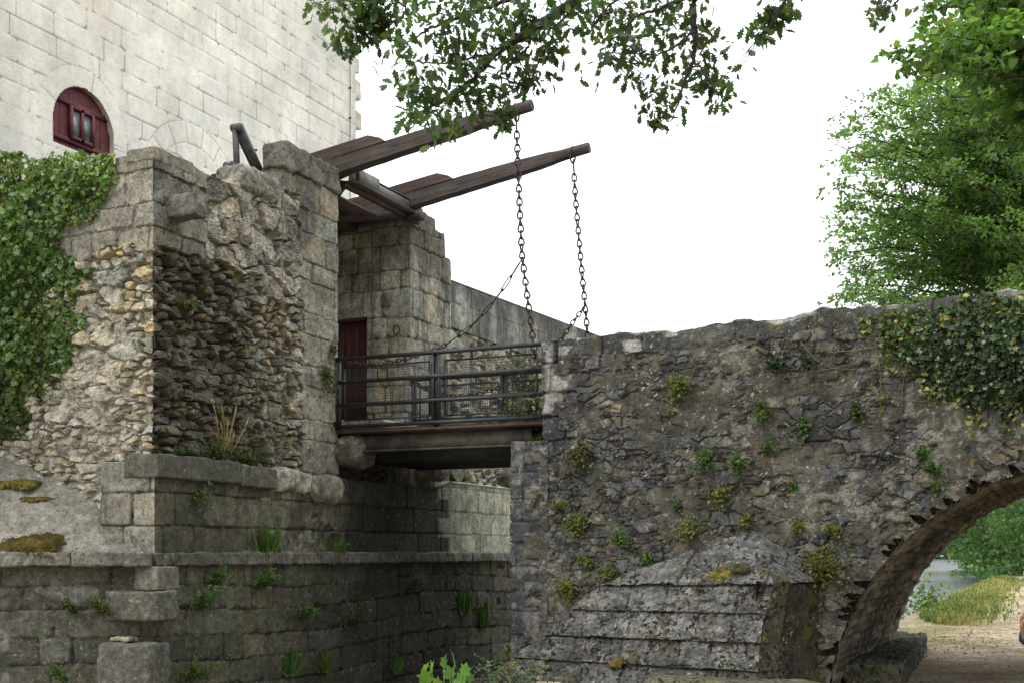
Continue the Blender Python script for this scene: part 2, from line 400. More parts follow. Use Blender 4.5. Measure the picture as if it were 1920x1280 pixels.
# ================================================================== GROUND, PATH, RIVER
def ground_z(x, y):
    """flat towpath by the bridge, a dry moat along the quay, the river to the far left"""
    moat = ss(1.0, .2, np.abs(x+.1)-.75)*ss(-5.5, -3., y)
    z = -1.05*moat
    d = shore(x, y)
    return np.maximum(z*(1), -1.2) + np.where(d > 0, -1.25*ss(0, 2.2, d)+.0, 0)
def shore(x, y):
    """positive on the river side of the bank"""
    xs = np.interp(y, SH[:, 0], SH[:, 1]); return xs-x
pts = [on_z(1700, 1172, 0), on_z(1730, 1150, 0), on_z(1790, 1118, 0), on_z(1850, 1092, 0), on_z(1905, 1068, 0)]
SH = np.array([(-4, -40.), (3, -20.), (5.6, .9)]+[(p.y, p.x) for p in pts]+[(400, pts[-1].x+(400-pts[-1].y)*.16), (3000, pts[-1].x+450)])
SH[2] = (pts[0].y-6, pts[0].x-.2); SH[1] = (SH[2, 0]-3, -1.); SH[0] = (SH[1, 0]-2, -60.)
gy = np.r_[np.linspace(-40, -5, 50), np.linspace(-4.6, 45, 330), np.geomspace(45.5, 3000, 110)]
gx = np.r_[-np.geomspace(3000, 9, 40), np.linspace(-8.5, 22, 260), np.geomspace(22.5, 3000, 50)]
GX, GY = np.meshgrid(gx, gy, indexing='ij')
GZ = ground_z(GX, GY)+.05*(fbm(GX*1.3, GY*1.3, 3)-.5)+.05*(fbm(GX*6, GY*6, 4)-.5)
idx = np.arange(GX.size).reshape(GX.shape)
Q = np.stack([idx[:-1, :-1], idx[1:, :-1], idx[1:, 1:], idx[:-1, 1:]], -1).reshape(-1, 4)
gd = shore(GX, GY); litter = fbm(GX*2.2, GY*2.2, 8); gcol = lerp((.40, .335, .235), (.27, .215, .15), ss(.4, .62, litter).ravel())
gcol = lerp(gcol, (.15, .15, .05), (ss(-3.0, -.4, gd)*.75*ss(.3, .6, fbm(GX*1.7, GY*1.7, 12))).ravel())
gcol = lerp(gcol, (.07, .07, .05), (ss(.2, .6, np.abs(GZ+1.0) < .5)*(GX < 3)).ravel()*.8)
GN = NT('trodden_earth'); co = GN.n('TexCoord').outputs['Object']; g1 = GN.noise(co, 5, 7, .7); g2 = GN.noise(co, 16, 8, .78)
k = GN.math('MULTIPLY', GN.rng(g1, .25, .75, .7, 1.3), GN.rng(g2, .3, .7, .45, 1.5)); kc = GN.n('CombineColor', i_0=k, i_1=k, i_2=k).outputs[0]
c = GN.mix(1, GN.n('Attribute', attribute_name='Col').outputs['Color'], kc, 'MULTIPLY')
vz = GN.n('TexVoronoi', i_Vector=co, i_Scale=14.); c = GN.mix(GN.math('MULTIPLY', GN.rng(vz.outputs['Distance'], .22, .12), GN.math('GREATER_THAN', GN.n('SeparateColor', i_0=vz.outputs['Color']).outputs[0], .78)), c, (.11, .075, .05))
b = GN.n('BsdfPrincipled', i_Base_Color=c, i_Roughness=.95, i_Normal=GN.n('Bump', i_Strength=.8, i_Distance=.03, i_Height=GN.math('ADD', g1, g2)).outputs[0]); b.inputs['Specular IOR Level'].default_value = .1
GN.link(b.outputs[0], GN.out.inputs[0])
tag(build('ground', np.c_[GX.ravel(), GY.ravel(), GZ.ravel()], [Q], GN.m, None, gcol), 'bare sandy earth of the towpath and moat bed', None, kind='structure')
WN = NT('river_water'); co = WN.n('TexCoord').outputs['Object']
mp = WN.n('Mapping', i_Vector=co, i_Rotation=(0, 0, -TH), i_Scale=(.35, 1.2, 1)).outputs[0]
wv = WN.math('ADD', WN.noise(mp, 1.4, 5, .6), WN.math('MULTIPLY', WN.noise(mp, .12, 3), .8))
wb_ = WN.n('Bump', i_Strength=.5, i_Distance=.25, i_Height=wv).outputs[0]
wd_ = WN.n('BsdfDiffuse', i_Color=(.05, .06, .05, 1)); wg_ = WN.n('BsdfGlossy', i_Color=(.53, .555, .56, 1), i_Roughness=.1, i_Normal=wb_)
wm_ = WN.n('MixShader', i_0=.8, i_1=wd_.outputs[0], i_2=wg_.outputs[0]); WN.link(wm_.outputs[0], WN.out.inputs[0])
tag(build('river', [(-3000, 8, -.9), (3000, 8, -.9), (3000, 3500, -.9), (-3000, 3500, -.9)], [np.array([[0, 1, 2, 3]])], WN.m), 'grey river with pale ripples', None, kind='structure')

# ================================================================== TOWER (the tall pale building behind)
UT = -5.74
tower = thing('stone_tower', 'tall pale cream stone building with a red arched window behind the rough bastion', 'tower', (UT, 2, 0))
WC = (-.44, 7.92, .66); BC = (2.12, 7.5, .96)       # window arch and blind arch: y, z, radius
def tower_pat(S, Z):
    Y = S-9.0
    zl = np.r_[np.arange(3.9, 14.9, .327), 15.2]
    zl = zl+np.random.RandomState(4).uniform(-.02, .02, len(zl))
    h, rid, e = ashlar(S, Z, zl, .42, 1.2, 21, joint=.008, depth=.010, wob=.008, offs=.0025, rough=.0012, chip=.35)
    for (yc, zc, r0, r1, nv, sd) in ((WC[0], WC[1], .60, .93, 7, 3), (BC[0], BC[1], .97, 1.33, 9, 8)):
        R = np.hypot(Y-yc, Z-zc); A = np.arctan2(Z-zc, Y-yc); m = (R < r1) & (R > r0) & (A > -.05)
        q = (A+.05)/(math.pi+.1)*nv; fr = np.abs(q-np.round(q))/nv*math.pi*R
        d = np.minimum(fr if sd == 8 else fr+.1*(np.mod(np.round(q), 3) > 0), np.minimum(R-r0, r1-R)); ee = ss(0, .016, d)
        h = np.where(m, (ee-1)*.012, h); e = np.where(m, ee, e); rid = np.where(m, h2(np.floor(q), q*0, sd), rid)
    m = (np.hypot(Y-BC[0], Z-BC[1]) < .97) & (Z > BC[1])
    col = tone(rid, (.70, .675, .60), .045, .015)
    st = ss(.5, .75, fbm(S*.5+3, Z*.35, 31)); col = lerp(col, (.58, .545, .46), st*.4)
    sw = ss(.55, .35, np.abs(Y+.2+.3*(fbm(S*1., Z*.8, 5)-.5))/.9)*ss(9., 11., Z); col = lerp(col, (.47, .36, .25), sw*.4)
    rep = ss(.66, .7, fbm(S*1.9, Z*3.1, 35))*ss(3, 6, Y); col = lerp(col, (.52, .51, .48), rep*.6)
    edge = ss(4.5, 7.2, Y)*ss(.45, .75, fbm(S*3, Z*1.1, 37)); col = lerp(col, (.42, .41, .37), edge*.55)
    dr = ss(.52, .7, fbm(S*2, Z*.25, 44)); col = lerp(col, (.5, .48, .42), dr*.35)
    jd = (1-e)*.68*ss(.3, .8, fbm(S*1.3, Z*1.3, 6)+.2+.3*(np.abs(Y-BC[0]) < 1.4)*(Z < 9)); col = lerp(col, (.16, .145, .115), jd)
    return h, col
def win_hole(S, Z):
    Y = S-9.0; return ~((np.hypot(Y-WC[0], Z-WC[1]) < .62) & (Z > WC[1]) | (np.abs(Y-WC[0]) < .62) & (Z <= WC[1]) & (Z > 7.58))
V, Fc, C = ribbon([(UT, -9), (UT, 7.3), (UT-6, 7.3)], 3.9, lambda s: np.full(len(s), 15.), .019, tower_pat, .5, .02, win_hole)
build('wall', V, Fc, M_TOWER, tower, C)
V, Fc, C = box((UT-3.0, -.85, 1.45), (6.02, 16.28, 5.0)); build('foot_wall', V, Fc, M_TOWER, tower, np.tile((.45, .42, .35), (8, 1)))
# window: planked shutter set back in the arch
win = build('window', *merge(*[(v, f, c) for v, f, c in [
    (np.array([(UT-.085, WC[0]+.66*math.cos(a), WC[1]+.66*math.sin(a)) for a in np.linspace(0, math.pi, 25)]+[(UT-.085, WC[0]-.66, 7.58), (UT-.085, WC[0]+.66, 7.58)]), [np.array([list(range(27))])], (.5,)*3)]])[:2], M_RED, tower)
bars = [box((UT-.07, WC[0], 8.26), (.03, 1.10, .07)), box((UT-.07, WC[0], 7.70), (.03, 1.22, .07))]
for y in (-.42, -.22, .22, .42): bars.append(box((UT-.083, WC[0]+y, 7.95), (.006, .008, .95)))
V, Fc, C = merge(*bars[:2]); build('batten', V, Fc, M_RED, win)
V, Fc, C = merge(*bars[2:]); build('plank_joint', V, Fc, M_DARKRED, win)
fr = [box((UT-.05, WC[0]+y, 7.98), (.05, .05, .5)) for y in (-.225, 0, .225)]+[box((UT-.05, WC[0], z), (.05, .40, .05)) for z in (7.76, 8.21)]
V, Fc, C = merge(*fr); build('window_frame', V, Fc, M_RED, win)
for y in (-.113, .113):
    V, Fc, C = box((UT-.068, WC[0]+y, 7.985), (.012, .175, .395)); build('pane', V, Fc, M_PANE, win)
# reveal of the arch
a = np.linspace(-.6, math.pi+.6, 50); A2 = [(WC[0]+.63*math.cos(t) if 0 <= t <= math.pi else WC[0]+.63*np.sign(math.cos(t)), WC[1]+.63*math.sin(t)) for t in a]
xs = np.linspace(UT+.004, UT-.2, 7); P = np.array([[(x, y, z) for x in xs] for y, z in A2]); n_, m_ = P.shape[:2]; q = P.reshape(-1, 3)
q[:, 1:] += (.03*(fbm(q[:, 1]*9+q[:, 2]*5, q[:, 0]*12+q[:, 2]*9, 5)-.5))[:, None]
idx = np.arange(n_*m_).reshape(n_, m_); Q = np.stack([idx[:-1, :-1], idx[1:, :-1], idx[1:, 1:], idx[:-1, 1:]], -1).reshape(-1, 4)
build('window_reveal', q, [Q], M_TOWER, tower, np.tile((.5, .46, .37), (len(q), 1)))
# projecting quoins on the far corner and the conductor cable
for z, hgt, dp in ((11.25, .40, .17), (10.62, .36, .20), (11.75, .30, .10)):
    V, Fc, C = rock((UT-.3, 7.33+dp/2, z), (.5, dp+.2, hgt), int(z*10), amp=.02, rnd=.06, col=(.50, .46, .38)); build('corner_stone', V, Fc, M_TOWER, tower, C)
V, Fc, C = rock((UT-.25, 7.33, 11.95), (.3, .1, .3), 3, amp=.02, col=(.55, .36, .12)); build('ochre_corner_stone', V, Fc, M_TOWER, tower, C)
V, Fc, C = tube([(UT+.03, 7.02+.004*math.sin(z*3), z) for z in np.linspace(7, 15, 20)], .008, 5); cb = merge((V, Fc, C), *[box((UT+.03, 7.02, z), (.05, .035, .03)) for z in np.arange(7.4, 15, .62)])
build('conductor_cable', cb[0], cb[1], M_GREYIRON, tower)

# ================================================================== BASTION (rough rubble block left of the bridge)
UB, VB = -1.6, -3.76
LL = 6.4          # length of the face that looks at the camera
bast = thing('gate_bastion', 'rough rubble bastion left of the footbridge with dressed corner blocks and a spout', 'bastion', (UB, VB, 2.5))
def bast_top(s):
    v = s-LL+VB; z = np.full(len(s), 6.1)
    z = np.where(v > -2.28, 6.18, z); z = np.where(v > -1.29, 6.62, z)
    z = np.where(s < LL-.35, 6.06, z); z = np.where(s < LL-.55, 6.0, z)
    return z+.05*(fbm(s*3, s*0, 3)-.5)+.025*(fbm(s*11, s*0+4, 5)-.5)
def bast_pat(S, Z):
    q = S-LL; v = q+VB                              # q: along the right-hand face from the corner
    right = q > 0
    hr, ir, er = rubble(S, Z, .165, .105, 40, .17, .2, .45, .016)
    hb, ib, eb = rubble(S+7, Z, .34, .22, 47, .2, .16, .5, .02)             # larger stones scattered in it
    big = ss(.53, .58, fbm(S*1.6+4, Z*2.2, 33))
    h = np.where(big > .5, np.maximum(hb, hr*.8), hr); rid = np.where((big > .5) & (hb > hr*.8), ib, ir); e = np.where((big > .5) & (hb > hr*.8), eb, er)
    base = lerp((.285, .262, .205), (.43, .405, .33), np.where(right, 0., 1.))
    col = base*tone(rid, (1, 1, 1), .3, .10)
    yel = (np.mod(rid*23.1, 1) > .82); col = np.where(yel[:, None], col*np.array((1.12, 1.0, .72)), col)
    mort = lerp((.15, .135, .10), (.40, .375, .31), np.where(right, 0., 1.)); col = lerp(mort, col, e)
    h = (h-.10)*np.where(right, 1, .82)
    # left face: mortar-covered low down, stones drowned
    lm = np.where(right, 0, ss(1.2, -.2, q+.9)+.25)*ss(4.9, 3.6, Z); lm = np.clip(lm+.12, 0, .92)*ss(.3, .6, fbm(S*2.2, Z*2.2, 81)+.18)*np.where(right, 0, 1)
    hm = -.035+.05*(fbm(S*5, Z*5, 82)-.5)+.03*(fbm(S*17, Z*17, 83)-.5)
    h = h*(1-lm)+np.maximum(hm, h*.7)*lm; col = lerp(col, np.array((.45, .42, .355))*(.8+.4*fbm(S*9, Z*9, 84))[:, None], lm*.75)
    # darker zone below the spout and down the corner of the right-hand face
    corner_dark = np.where(right, ss(1.9, .1, np.abs(q-.55-.25*(5.2-Z)*.3)+.5*(fbm(S*2.5, Z*1.5, 61)-.5))*ss(5.35, 5.0, Z), 0)
    col = lerp(col, np.array((.042, .039, .03)), np.clip(corner_dark*1.0, 0, .74)*ss(.22, .5, fbm(S*8, Z*8, 62)+.08))
    # dressed stones
    zl = np.array([2.3, 2.68, 3.12, 3.40, 3.84, 4.12, 4.52, 4.80, 5.24, 5.50, 5.88, 6.2, 6.62, 7.2])
    ha, ia, ea = ashlar(S, Z, zl, .26, .78, 52, joint=.015, depth=.02, wob=.035, offs=.014, rough=.012, chip=1.2)
    ca = tone(ia, (.235, .22, .175), .26, .07); ca = lerp(ca, np.array((.36, .33, .25)), ss(.5, .7, fbm(S*2.5, Z*2.5, 63))*.6)
    ca = lerp(ca, (.085, .083, .075), ss(.42, .66, fbm(S*1.7+2, Z*1.3, 64)+.12*ss(5.2, 6.6, Z))*.75)
    ca = lerp(ca*.42, ca, ea*.6+.4*ss(.3, .7, fbm(S*4, Z*4, 65))*(1-ea)+.4*ea)
    hw = 0.06*2*(fbm(S*0+np.floor(Z/.34)*3.7, Z*0, 66)-.5)
    jamb = right & (v > -.86+hw*1.6+.05*(fbm(S*9, Z*9, 67)-.5))
    zb = np.where(right, 5.12+.35*ss(1.2, 2.4, q)*0+.28*(fbm(S*1.4, S*0, 68)-.5)+.12*(fbm(S*6, Z*6, 69)-.5), 5.0+.3*(fbm(S*3, S*0, 60)-.5))
    zb = np.where(right & (q > 2.0), zb-.25, zb)
    top = Z > zb
    # big boulders in the upper right-hand face
    hB, iB, eB = rubble(S+3.3, Z, .48, .30, 77, .11, .12, .6, .02)
    bo = right & top & (q > .95) & (v < -.86) & (Z < 6.35)
    hB = hB-.05; cB = lerp((.2, .18, .14), tone(iB, (.36, .335, .27), .2, .07), eB); cB = lerp(cB, (.09, .088, .08), ss(.5, .65, fbm(S*2.2, Z*3, 71))*.7)
    m = (top | jamb); h = np.where(m, ha, h); col = np.where(m[:, None], ca, col)
    h = np.where(bo, hB, h); col = np.where(bo[:, None], cB, col)
    lf = (~right) & top; col = np.where(lf[:, None], lerp(col, (.40, .38, .32), .5), col)
    jl = jamb & (Z < 5.0); col = np.where(jl[:, None], lerp(col, (.33, .31, .25), .45), col)
    wt = ss(5.9, 5.2, Z)*ss(5.0, 5.6, Z)*0; col = lerp(col, (.03, .03, .025), wt)
    return h+.015*(fbm(S*2.2, Z*2.2, 72)-.5), col
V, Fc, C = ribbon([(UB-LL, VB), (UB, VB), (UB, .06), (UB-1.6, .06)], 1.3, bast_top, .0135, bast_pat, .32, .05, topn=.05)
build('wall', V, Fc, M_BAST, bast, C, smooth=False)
V, Fc, C = rock((UB-.12, -.64, 6.77), (.34, 1.38, .34), 5, amp=.035, rnd=.08, n=60, col=(.17, .165, .14)); build('coping_block', V, Fc, M_BAST, bast, C)
V, Fc, C = rock((UB-.16, -1.80, 6.24), (.42, .80, .30), 15, amp=.06, rnd=.25, n=40, col=(.24, .225, .19)); build('loose_top_stone', V, Fc, M_BAST, bast, C)
V, Fc, C = rock((UB-.18, -3.42, 6.06), (.40, .7, .16), 25, amp=.02, rnd=.16, n=26, col=(.24, .225, .18)); build('coping_block', V, Fc, M_BAST, bast, C)
# stone water spout: half-round trough sticking out of the wall
sp = on_u(352, 408, UB+.22)
V, Fc, C = rock((UB+.12, sp.y, 5.50), (.56, .24, .24), 37, n=40, amp=.022, rnd=.10, col=(.13, .127, .115)); gr = (V[:, 2] > 5.50) & (np.abs(V[:, 1]-sp.y) < .07) & (V[:, 0] > UB+.05); V[gr, 2] -= .09
build('waterspout', V, Fc, M_BAST, bast, C)
# corbel stone under the bridge deck at the jamb
V, Fc, C = rock((UB+.16, .24, 3.02), (.5, .62, .46), 31, amp=.05, rnd=.42, n=24, col=(.15, .142, .12)); build('corbel', V, Fc, M_BAST, bast, C)

# ================================================================== QUAY WALL under the bastion and along the moat
UQ = -1.44
quay = thing('quay_wall', 'damp dark block wall with string course and ledge along the moat below the bastion', 'wall', (UQ, -3.9, -1))
C0 = np.array((UQ, -3.92)); LQ = 5.6
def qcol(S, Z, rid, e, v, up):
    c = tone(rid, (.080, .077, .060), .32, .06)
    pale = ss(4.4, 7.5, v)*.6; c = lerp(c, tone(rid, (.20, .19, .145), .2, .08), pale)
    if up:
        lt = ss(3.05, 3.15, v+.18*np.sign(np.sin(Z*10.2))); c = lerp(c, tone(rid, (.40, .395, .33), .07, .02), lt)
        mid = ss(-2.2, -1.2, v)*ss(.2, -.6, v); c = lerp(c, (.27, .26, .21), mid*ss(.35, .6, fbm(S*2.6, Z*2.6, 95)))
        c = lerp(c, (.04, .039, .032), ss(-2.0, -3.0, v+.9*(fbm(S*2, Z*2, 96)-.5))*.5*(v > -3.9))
    c = lerp(c*.5, c, e); c = c*np.array((1.05, 1.06, .96))*(1.15-.6*ss(-2.6, .3, v)*ss(4.6, 2.8, v))[:, None]; return c  # middle stretch darkened: shade around the deck painted into the stone colour
def quay_low(S, Z):
    v = S-LQ-3.92
    zl = np.array([-1.6, -1.2, -.95, -.62, -.30, 0.02, .33, .62, .93, 1.2, 1.5])
    h, rid, e = ashlar(S, Z+.05*np.sin(S*.9), zl, .30, .95, 91, joint=.012, depth=.018, wob=.03, offs=.014, rough=.012, chip=1.3)
    ho = ss(.68, .73, fbm(S*1.1+9, Z*1.9, 97))*ss(4., 6, v); h = h-.10*ho*fbm(S*7, Z*20, 98)*2
    left = v < -3.95
    c = qcol(S, Z, rid, e, v, False); c = lerp(c, tone(rid, (.088, .085, .07), .26, .04), np.where(left, .8, 0)*e)
    pt = ss(.6, .66, fbm(S*2.6, Z*2.6, 99))*left; c = lerp(c, (.24, .235, .205), pt*.5)
    return h, c
CD = np.array((CT, ST))
CL = C0.copy()
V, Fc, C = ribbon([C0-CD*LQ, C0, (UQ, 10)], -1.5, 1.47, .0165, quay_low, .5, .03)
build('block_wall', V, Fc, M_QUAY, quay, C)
# string course: a row of separate long stones
zz = 1.525; segs = []; rg = random.Random(5); s = 0.04; L1 = LQ-.12
while s < L1-.1:
    l = min(rg.uniform(.6, 1.0), L1-s); p = CL-CD*(s+l/2)
    segs.append(rock((p[0]+.02*ST, p[1]-.06*CT+.1, zz+rg.uniform(-.006, .006)), (l-.015, .42, .155), int(s*50), rz=TH, n=40, amp=.026, rnd=.14, col=np.array((.14, .137, .115))*rg.uniform(.8, 1.2))); s += l
v = -3.98
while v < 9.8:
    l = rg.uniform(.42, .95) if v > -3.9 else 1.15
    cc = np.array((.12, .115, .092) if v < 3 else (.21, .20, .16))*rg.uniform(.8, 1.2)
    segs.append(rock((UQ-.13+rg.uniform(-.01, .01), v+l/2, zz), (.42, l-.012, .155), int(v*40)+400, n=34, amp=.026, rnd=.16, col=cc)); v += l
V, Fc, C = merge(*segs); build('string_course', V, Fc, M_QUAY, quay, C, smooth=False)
def quay_up(S, Z):
    v = S-.3-.78-3.9; zl = np.array([1.55, 1.90, 2.27, 2.66, 3.2])
    h, rid, e = ashlar(S, Z, zl, .45, .85, 93, joint=.016, depth=.025, wob=.014, offs=.012, rough=.008, chip=.8)
    new = v > 3.1; h = np.where(new, h*.3, h)
    brk = ss(.5, .62, fbm(S*1.7, Z*1.9, 94))*ss(-2.3, -1.3, v)*ss(.4, -.1, v); h = h-brk*.10*(.4+fbm(S*8, Z*8, 95))
    h = np.where(v > .12, h-.05, h)
    c = qcol(S, Z, rid, e, v, True); lf = v < -3.9; c = lerp(c, tone(rid, (.25, .24, .205), .1, .04), np.where(lf, .9, 0)*e)
    return h, c
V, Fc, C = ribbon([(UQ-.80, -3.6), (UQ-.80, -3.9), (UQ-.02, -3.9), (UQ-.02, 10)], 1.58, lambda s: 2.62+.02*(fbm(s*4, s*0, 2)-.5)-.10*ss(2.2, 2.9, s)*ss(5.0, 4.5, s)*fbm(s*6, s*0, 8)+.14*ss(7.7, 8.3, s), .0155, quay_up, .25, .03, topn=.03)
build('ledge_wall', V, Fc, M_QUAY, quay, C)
V, Fc, C = box((UQ-.62, 3.1, 2.48), (.85, 13.6, .16)); build('ledge_top', V, Fc, M_MORTAR, quay, np.tile((.12, .115, .09), (8, 1)))
V, Fc, C = merge(rock((UQ-.20, -3.18, 2.56), (.5, 1.5, .27), 3, n=26, amp=.02, rnd=.1, col=(.10, .097, .08)), rock((UQ-.18, -2.06, 2.53), (.5, .72, .27), 4, n=22, amp=.025, rnd=.12, col=(.13, .125, .1)), rock((UQ-.2, -1.28, 2.52), (.5, .80, .30), 9, n=24, amp=.06, rnd=.3, col=(.33, .31, .25)), rock((UQ-.2, -.42, 2.45), (.5, .72, .36), 7, n=24, amp=.05, rnd=.3, col=(.24, .22, .17)))
build('ledge_stone', V, Fc, M_QUAY, quay, C)
# toothing stones left sticking out at the corner
p = CL-CD*.12; V, Fc, C = rock((p[0]-.02, p[1]-.02, 1.02), (.66, .42, .33), 61, rz=TH*.5, n=44, amp=.03, rnd=.12, col=(.12, .117, .097)); build('toothing_stone', V, Fc, M_QUAY, quay, C)
p = CL-CD*.2; V, Fc, C = rock((p[0]+.02, p[1]-.06, .36), (.62, .5, .52), 62, rz=TH*.5, n=48, amp=.025, rnd=.07, col=(.125, .122, .102)); build('toothing_stone', V, Fc, M_QUAY, quay, C)
p = CL-CD*.28; V, Fc, C = rock((p[0], p[1]-.08, .655), (.26, .2, .07), 63, n=12, amp=.03, rnd=.4, col=(.36, .34, .25)); build('loose_stone', V, Fc, M_QUAY, quay, C)
p = CL-CD*.05; V, Fc, C = rock((p[0]+.02, p[1]+.08, 1.32), (.34, .36, .27), 64, n=16, amp=.02, rnd=.1, col=(.15, .145, .12)); build('toothing_stone', V, Fc, M_QUAY, quay, C)
# sloping mortar apron between string course and the rubble face
n, m = 260, 110; a = np.linspace(0, 1, n+1)[:, None]; bq = np.linspace(0, 1, m+1)[None]
sL = a*LQ; fx = CL[0]-.06-CD[0]*sL; fy = CL[1]-CD[1]*sL-.02
bx = np.interp(sL, [0, .35, 1.0, 2.2, 3.6, 5.6], [UQ-.3, -1.95, -2.5, -3.8, -5.2, -7.2]); bz = np.interp(sL, [0, .3, 1.0, 1.9, 2.2, 3.6, 5.6], [1.62, 1.75, 2.25, 2.66, 2.78, 2.9, 2.95]); by = np.full(bx.shape, VB+.05)
u_ = bq**.9
X = fx*(1-bq)+bx*bq; Y = fy*(1-bq)+by*bq; Zp = 1.6+(bz-1.6)*(bq**.85)+.10*np.sin(bq*math.pi)*np.minimum(a*1.55, 1)
q = np.stack([X+0*bq, Y+0*bq, Zp], -1).reshape(-1, 3)
q[:, 2] += .10*(fbm(q[:, 0]*2.5, q[:, 1]*2.5, 3)-.5)+.045*(fbm(q[:, 0]*11, q[:, 1]*11, 4)-.5)+.02*(fbm(q[:, 0]*34, q[:, 1]*34, 14)-.5)
idx = np.arange((n+1)*(m+1)).reshape(n+1, m+1); Q = np.stack([idx[:-1, :-1], idx[:-1, 1:], idx[1:, 1:], idx[1:, :-1]], -1).reshape(-1, 4)
ac = np.array((.215, .20, .172))*(.6+.8*fbm(q[:, 0]*3, q[:, 1]*3, 6))[:, None]; ac = lerp(ac, (.29, .275, .235), ss(.5, .7, fbm(q[:, 0]*9, q[:, 1]*9, 9))*.5)
build('mortar_apron', q, [Q], M_MORTAR, quay, ac)

# ================================================================== GATE PIER beyond the opening
pier = thing('gate_pier', 'far stone gate pier with dark red door and ragged top, right of the gate opening', 'pier', (-1.6, 2.15, 2.6))
LP = 3.2
def pier_top(s):
    v = s-LP+2.15; z = np.where(v < 2.2, 6.9, 7.03); z = np.where(v > 2.55, 6.98, z); z = np.where(v > 2.98, 6.80, z); z = np.where(v > 3.30, 6.42, z); return z+.05*(fbm(s*9, s*0, 6)-.5)
def pier_pat(S, Z):
    q = S-LP; zl = np.array([2.2, 2.6, 2.95, 3.42, 3.78, 4.2, 4.50, 4.95, 5.27, 5.72, 6.0, 6.4, 6.68, 7.2])
    h, rid, e = ashlar(S, Z, zl, .28, .72, 101, joint=.015, depth=.02, wob=.03, offs=.016, rough=.011, chip=1.2)
    c = tone(rid, (.32, .30, .24), .2, .07)
    c = lerp(c, (.09, .085, .075), ss(.42, .62, fbm(S*1.6, Z*1.2, 103)+.25*ss(5.4, 6.8, Z)-.05)*.75)
    c = lerp(c, (.40, .30, .17), ss(.62, .72, fbm(S*2.6, Z*1.4, 105))*.6*(Z < 5))
    c = lerp(c, np.array((.25, .17, .10)), (np.mod(rid*17.3, 1) > .9)*.6*(q < 0))
    c = lerp(c*.45, c, e)
    return h, c
DY0, DY1, DZ = on_v(640, 600, 2.15).x-.25, on_v(688, 600, 2.15).x, 5.31
V, Fc, C = ribbon([(UB-LP, 2.15), (UB, 2.15), (UB, 3.5), (UB-1.2, 3.5)], 2.6, pier_top, .016, pier_pat, .5, .04, lambda S, Z: ~((S-LP+UB < DY1) & (S-LP+UB > DY0-.4) & (Z < DZ) & (Z > 3.3)), topn=.06)
build('wall', V, Fc, M_RAMP, pier, C)
dr = [box((DY0-.1+i*.14, 2.24+.004*(i % 2), 4.32), (.136, .05, 2.05)) for i in range(6)]
V, Fc, C = merge(*dr); door = build('door', V, Fc, M_DARKRED, pier)
V, Fc, C = merge(box(((DY0+DY1)/2-.1, 2.22, DZ-.02), (DY1-DY0+.5, .12, .05)), box((DY1-.01, 2.24, 4.3), (.05, .1, 2.05))); build('door_frame', V, Fc, M_DARKRED, pier)
pr = on_v(745, 620, 2.12); V, Fc, C = tube([(pr.x+.0+.055*math.cos(t), 2.10-.02*abs(math.sin(t)), pr.z+.075*math.sin(t)) for t in np.linspace(0, 2*math.pi, 20)[:-1]], .012, 6, True); build('iron_ring', V, Fc, M_RUST, pier)
pc = on_v(722, 563, 2.13); V, Fc, C = rock((pc.x, 2.16, pc.z), (.2, .09, .24), 5, n=14, amp=.02, rnd=.45, col=(.16, .15, .125)); build('worn_boss', V, Fc, M_RAMP, pier, C)
V, Fc, C = rock((UB+.12, 2.6, 2.95), (.5, .55, .44), 33, amp=.04, rnd=.4, n=22, col=(.22, .2, .16)); build('corbel', V, Fc, M_QUAY, pier, C)
# threshold: rubble wall and pale sill between the two jambs
def thr_pat(S, Z):
    h, rid, e = rubble(S, Z, .22, .13, 120, .1, .3, .7); c = lerp((.13, .12, .1), tone(rid, (.22, .2, .16), .3, .08), e); return h-.05, c
sill = thing('gate_threshold', 'dark rubble threshold with worn pale sill slab under the gate opening', 'threshold', (-2.1, 1.1, 2.6))
V, Fc, C = ribbon([(-2.05, .0), (-2.05, 2.2)], 2.6, 3.22, .018, thr_pat, .8, .02); build('rubble_base', V, Fc, M_QUAY, sill, C)
V, Fc, C = merge(rock((-1.85, .75, 3.38), (1.9, 1.3, .14), 8, n=24, amp=.025, rnd=.25, col=(.36, .34, .27)), rock((-1.75, 1.75, 3.34), (1.2, .8, .15), 18, n=20, amp=.025, rnd=.25, col=(.33, .31, .25))); build('sill_slab', V, Fc, M_RAMP, sill, C)

# ================================================================== RAMPART beyond the pier
ramp = thing('rampart_wall', 'long rubble rampart with smooth grey block parapet running away behind the gate pier', 'wall', (-1.9, 3.5, 2.6))
def ramp_pat(S, Z):
    h, rid, e = rubble(S, Z, .27, .15, 130, .13, .3, .8, .015); hb, ib, eb = rubble(S+5, Z, .5, .28, 133, .16, .2, .7)
    m = (fbm(S*1.1, Z*1.4, 134) > .52) & (hb > h*.7); h = np.where(m, hb, h); rid = np.where(m, ib, rid); e = np.where(m, eb, e)
    c = lerp((.24, .215, .165), tone(rid, (.38, .355, .28), .28, .1), e); mo = ss(.5, .65, fbm(S*1.8, Z*1.8, 135))*ss(3.6, 2.9, Z); c = lerp(c, (.07, .075, .03), mo*.8)
    slot = (np.abs(S-1.47) < .09) & (Z > 4.35) & (Z < 5.22); c = np.where(slot[:, None], .02, c); h = np.where(slot, -.16, h-.05)
    jm = (np.abs(S-1.22) < .15) & (Z > 4.2) & (Z < 5.42); c = np.where(jm[:, None], np.array((.30, .285, .23)), c); h = np.where(jm, .03, h)
    return h, c
V, Fc, C = ribbon([(-1.9, 3.4), (-1.9, 14)], 2.6, lambda s: 5.42+.02*s, .021, ramp_pat, .5, .03); build('rubble_wall', V, Fc, M_RAMP, ramp, C)
